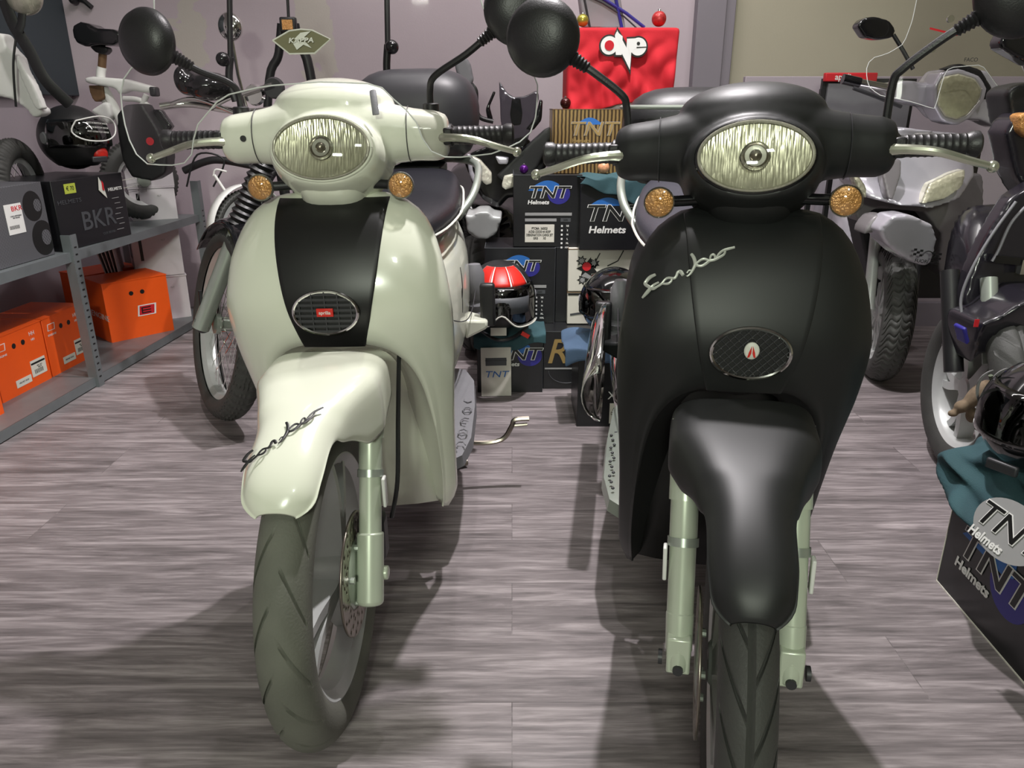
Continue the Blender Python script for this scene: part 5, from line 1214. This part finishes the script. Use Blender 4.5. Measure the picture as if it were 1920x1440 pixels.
rod('frame_tube', BC, [at(345, 320, 3.45), at(400, 300, 3.45), at(470, 310, 3.45)], .016, 'plastic'); rod('brake_cable', BC, [at(350, 350, 3.4), at(370, 290, 3.4), at(420, 300, 3.4), at(400, 350, 3.4)], .004, 'plastic')
# ---------------------------------------------------------------- white electric bike on the shelf
EB = root_at('electric_bicycle', 'small white electric bicycle with black saddle standing on the shelf', 'bicycle', on_shelf(-.1, .75, MZ)); YE = 3.62
puff('saddle', EB, [(135, 48), (150, 40), (166, 44), (178, 52), (212, 54), (225, 62), (222, 78), (212, 86), (185, 84), (160, 88), (142, 80), (136, 66)], YE, .12, 'gloss_black', sm=5)
puff('saddle_clamp', EB, [(160, 80), (200, 88), (203, 94), (195, 103), (178, 98)], YE+.03, .05, 'plastic', sm=2, vox=.006)
rod('seat_post', EB, [at(193, 98, YE+.06), at(191, 128, YE+.06)], .017, 'brown'); rod('seat_tube', EB, [at(191, 126, YE+.06), at(190, 150, YE+.06), at(205, 210, YE+.06)], .02, 'whiteprint')
puff('frame', EB, [(158, 146), (170, 143), (232, 148), (290, 164), (290, 176), (240, 170), (222, 178), (215, 165), (170, 158), (159, 154)], YE, .06, 'whiteprint', sm=3, vox=.007)
puff('swing_arm', EB, [(168, 208), (195, 190), (203, 195), (208, 215), (200, 235), (190, 222)], YE, .06, 'whiteprint', sm=3, vox=.007)
rod('frame_tube', EB, [at(195, 165, YE+.05), at(225, 225, YE+.05), at(245, 300, YE+.05)], .02, 'whiteprint'); rod('kick_strut', EB, [at(275, 178, YE), at(259, 215, YE)], .013, 'whiteprint')
rod('mudguard', EB, [at(232, 185, YE), at(262, 188, YE), at(285, 205, YE), at(296, 235, YE)], [.012]*8+[.010]*8+[.004]*5, 'whiteprint')
puff('shock_spring', EB, [(166, 160), (192, 160), (196, 185), (178, 192), (170, 180)], YE+.02, .05, 'brown', sm=2, vox=.006)
cc = at(262, 330, YE+.1); spoke_wheel(EB, .185, .07, .12, (0, 0, 0), hub=.03, n=20, M=xf(-40, 0, L(EB, (cc.x, cc.y, MZ+.187))), nt=120)
obj('battery_light', MB().box(L(EB, at(290, 172, YE)), (.03, .05, .04)), 'dark_grey', EB, bevel=.008)
t = root_at('pannier_bag', 'black pannier bag with a small red crest hanging by the white electric bicycle', 'bag', at(268, 265, 3.40))
puff('body', t, [(218, 215), (232, 196), (265, 194), (300, 250), (312, 290), (310, 325), (285, 340), (245, 332), (228, 300), (220, 260)], 3.36, .10, 'plastic', sm=5)
obj('crest', MB().lathe([(.016, 0), (.016, .003)], L(t, at(281, 265, 3.345)), 'Y', 20), 'redprint', t); puff('flap', t, [(285, 205), (300, 205), (322, 238), (312, 250), (290, 245)], 3.42, .04, 'gloss_black', sm=2, vox=.006)
# white electric bike front end at the left edge
EW = root_at('electric_bicycle', 'white electric bicycle with knobbly tyre behind the left helmets', 'bicycle', on_shelf(-.30, -.02, MZ)); YW = 3.0
puff('frame', EW, [(-40, 60), (4, 62), (10, 85), (30, 105), (45, 150), (68, 200), (80, 205), (78, 215), (62, 222), (50, 205), (20, 185), (-10, 180), (-40, 185)], YW, .07, 'whiteprint', sm=4)
puff('frame_bar', EW, [(22, 100), (30, 102), (62, 160), (80, 205), (66, 206), (40, 150)], YW-.02, .04, 'whiteprint', sm=2, vox=.006)
cc = at(8, 300, YW-.02); spoke_wheel(EW, .20, .075, .13, (0, 0, 0), hub=.03, n=20, M=xf(8, 0, L(EW, (cc.x, cc.y+.05, MZ+.202))), nt=200)
lp = obj('headlamp', MB().ell(L(EW, at(45, -8, YW-.08)), (.062, .04, .062), 24, 16), 'reflector', EW); obj('headlamp_shell', MB().ell(L(EW, at(45, -10, YW-.045)), (.064, .045, .066), 24, 16), 'plastic', lp)
rod('brake_cable', EW, [at(32, 60, YW-.03), at(25, 120, YW-.04), at(30, 200, YW-.03)], .004, 'plastic')
t = root_at('strap', 'broad black strap running diagonally down to the black helmet', 'strap', at(80, 130, 2.92))
obj('strap_band', MB().tube([L(t, p) for p in smooth_path([at(8, 0, 2.92), at(25, 45, 2.92), at(55, 95, 2.92), at(85, 150, 2.92), at(130, 195, 2.95)], 20)], .022, 10, flat=.2, flatdir=(0, 1, 0)), 'plastic', t)
obj('strap_band', MB().tube([L(t, at(42, 20, 2.91)), L(t, at(40, 45, 2.91)), L(t, at(35, 58, 2.91))], .014, 8, flat=.3, flatdir=(0, 1, 0)), 'plastic', t)
# ---------------------------------------------------------------- black sport scooter by the carton stack
SP = root_at('sport_scooter', 'black sports scooter with twin angular headlights and a silver front mudguard', 'scooter', (-.17, 3.25, 0))
cast_wheel(SP, .26, .12, .18, (0, 0, 0), 'rubber', disc=0, n=200, pat='v', M=xf(-4, 0, (0.0, 0, .26)), spokes=5)
SP.location.y = 3.36; SP.location.x = -.165
puff('mudguard', SP, [(872, 402), (886, 405), (893, 398), (915, 396), (922, 404), (942, 408), (930, 440), (912, 450), (892, 448), (876, 436)], 3.06, .22, 'rim', sm=3, vox=.007, tilt=-.2)
sc = puff('front_fairing', SP, [(868, 300), (885, 285), (925, 270), (985, 255), (1030, 300), (1010, 345), (985, 372), (955, 370), (935, 392), (905, 375), (885, 345)], 3.24, .25, 'gloss_black', sm=4)
hl = puff('headlight', SP, [(884, 292), (900, 300), (922, 325), (922, 345), (910, 347), (895, 330)], 3.20, .06, 'lamp_face', vox=.005, sm=2); puff('headlight', SP, [(945, 330), (965, 325), (975, 335), (962, 352), (948, 356), (940, 350)], 3.20, .06, 'lamp_face', vox=.005, sm=2)
puff('side_blade', SP, [(874, 288), (884, 290), (886, 320), (899, 352), (895, 357), (880, 330)], 3.18, .04, 'silver', vox=.005, sm=2)
puff('nose_vent', SP, [(928, 293), (955, 295), (952, 308), (935, 308)], 3.21, .05, 'silver', vox=.005, sm=2)
puff('wing_fairing', SP, [(930, 330), (985, 275), (1030, 235), (1040, 250), (1005, 320), (960, 350)], 3.22, .05, 'plastic', vox=.006, sm=2)
wsn = puff('windscreen', SP, [(935, 150), (952, 175), (965, 182), (985, 180), (1008, 168), (1012, 180), (1000, 230), (985, 275), (960, 290), (945, 280), (938, 220)], 3.24, .012, 'smoke', vox=.005, sm=2, tilt=.35)
puff('screen_bracket', SP, [(960, 184), (976, 184), (980, 215), (976, 235), (960, 235), (956, 215)], 3.26, .02, 'dark_grey', vox=.005, sm=1, tilt=.3, parent=wsn)
puff('screen_wing', SP, [(1012, 186), (1018, 188), (1016, 225), (1000, 245), (985, 243), (1004, 220)], 3.22, .04, 'gloss_black', vox=.005, sm=1); puff('screen_wing', SP, [(925, 170), (930, 172), (918, 200), (925, 225), (915, 228), (910, 205)], 3.22, .04, 'gloss_black', vox=.005, sm=1)
puff('mirror_head', SP, [(850, 107), (872, 104), (882, 120), (888, 150), (880, 165), (865, 160), (855, 135)], 3.2, .05, 'grey_plastic', sm=4, vox=.006); rod('mirror_stem', SP, [at(880, 155, 3.22), at(892, 170, 3.22), at(893, 200, 3.22), at(900, 220, 3.22), at(925, 228, 3.22)], .009, 'plastic')
for s in (-1, 1): rod('fork_leg', SP, [(-.165+s*.09, 3.34, .27), (-.165+s*.09, 3.44, .60)], .02, 'dark_grey')
mb = MB(); rings = []
for (y, w, z0, z1) in ((3.44, .2, .3, .70), (3.6, .22, .26, .6), (3.8, .2, .3, .8), (4.05, .14, .5, .82)):
    rings.append([(-.165+.165+w*math.copysign(abs(math.cos(q))**.6, math.cos(q)), y-3.36, (z0+z1)/2+(z1-z0)/2*math.copysign(abs(math.sin(q))**.7, math.sin(q))) for q in [2*PI*k/28 for k in range(28)]])
obj('body', mb.loft(rings), 'gloss_black', SP, sub=1)
# small items beyond the windscreen; the chrome disc models a lamp reflection in it
t = root_at('disc_on_stem', 'round chrome disc standing in for a lamp reflection in the windscreen', 'mirror', at(432, 50, 3.7)); obj('mirror_head', MB().ell((0, 0, 0), (.055, .03, .06), 24, 16), 'chrome', t); obj('mirror_stem', MB().tube([(0, 0, -.05), (.01, .0, -.2), (.05, .02, -.5), (.05, .02, -1.29)], .008, 10), 'chrome', t)
t = thing('wall_bracket', 'small dark bracket on the mauve wall above the saddle', 'bracket', tuple(at(150, 2, 4.12)), 0); obj('arm', MB().tube([L(t, at(138, -6, 4.13)), L(t, at(158, 2, 4.13)), L(t, at(172, 14, 4.13))], .012, 8), 'plastic', t); obj('knob', MB().ell(L(t, at(138, 0, 4.12)), (.02, .03, .02), 12, 8), 'plastic', t)
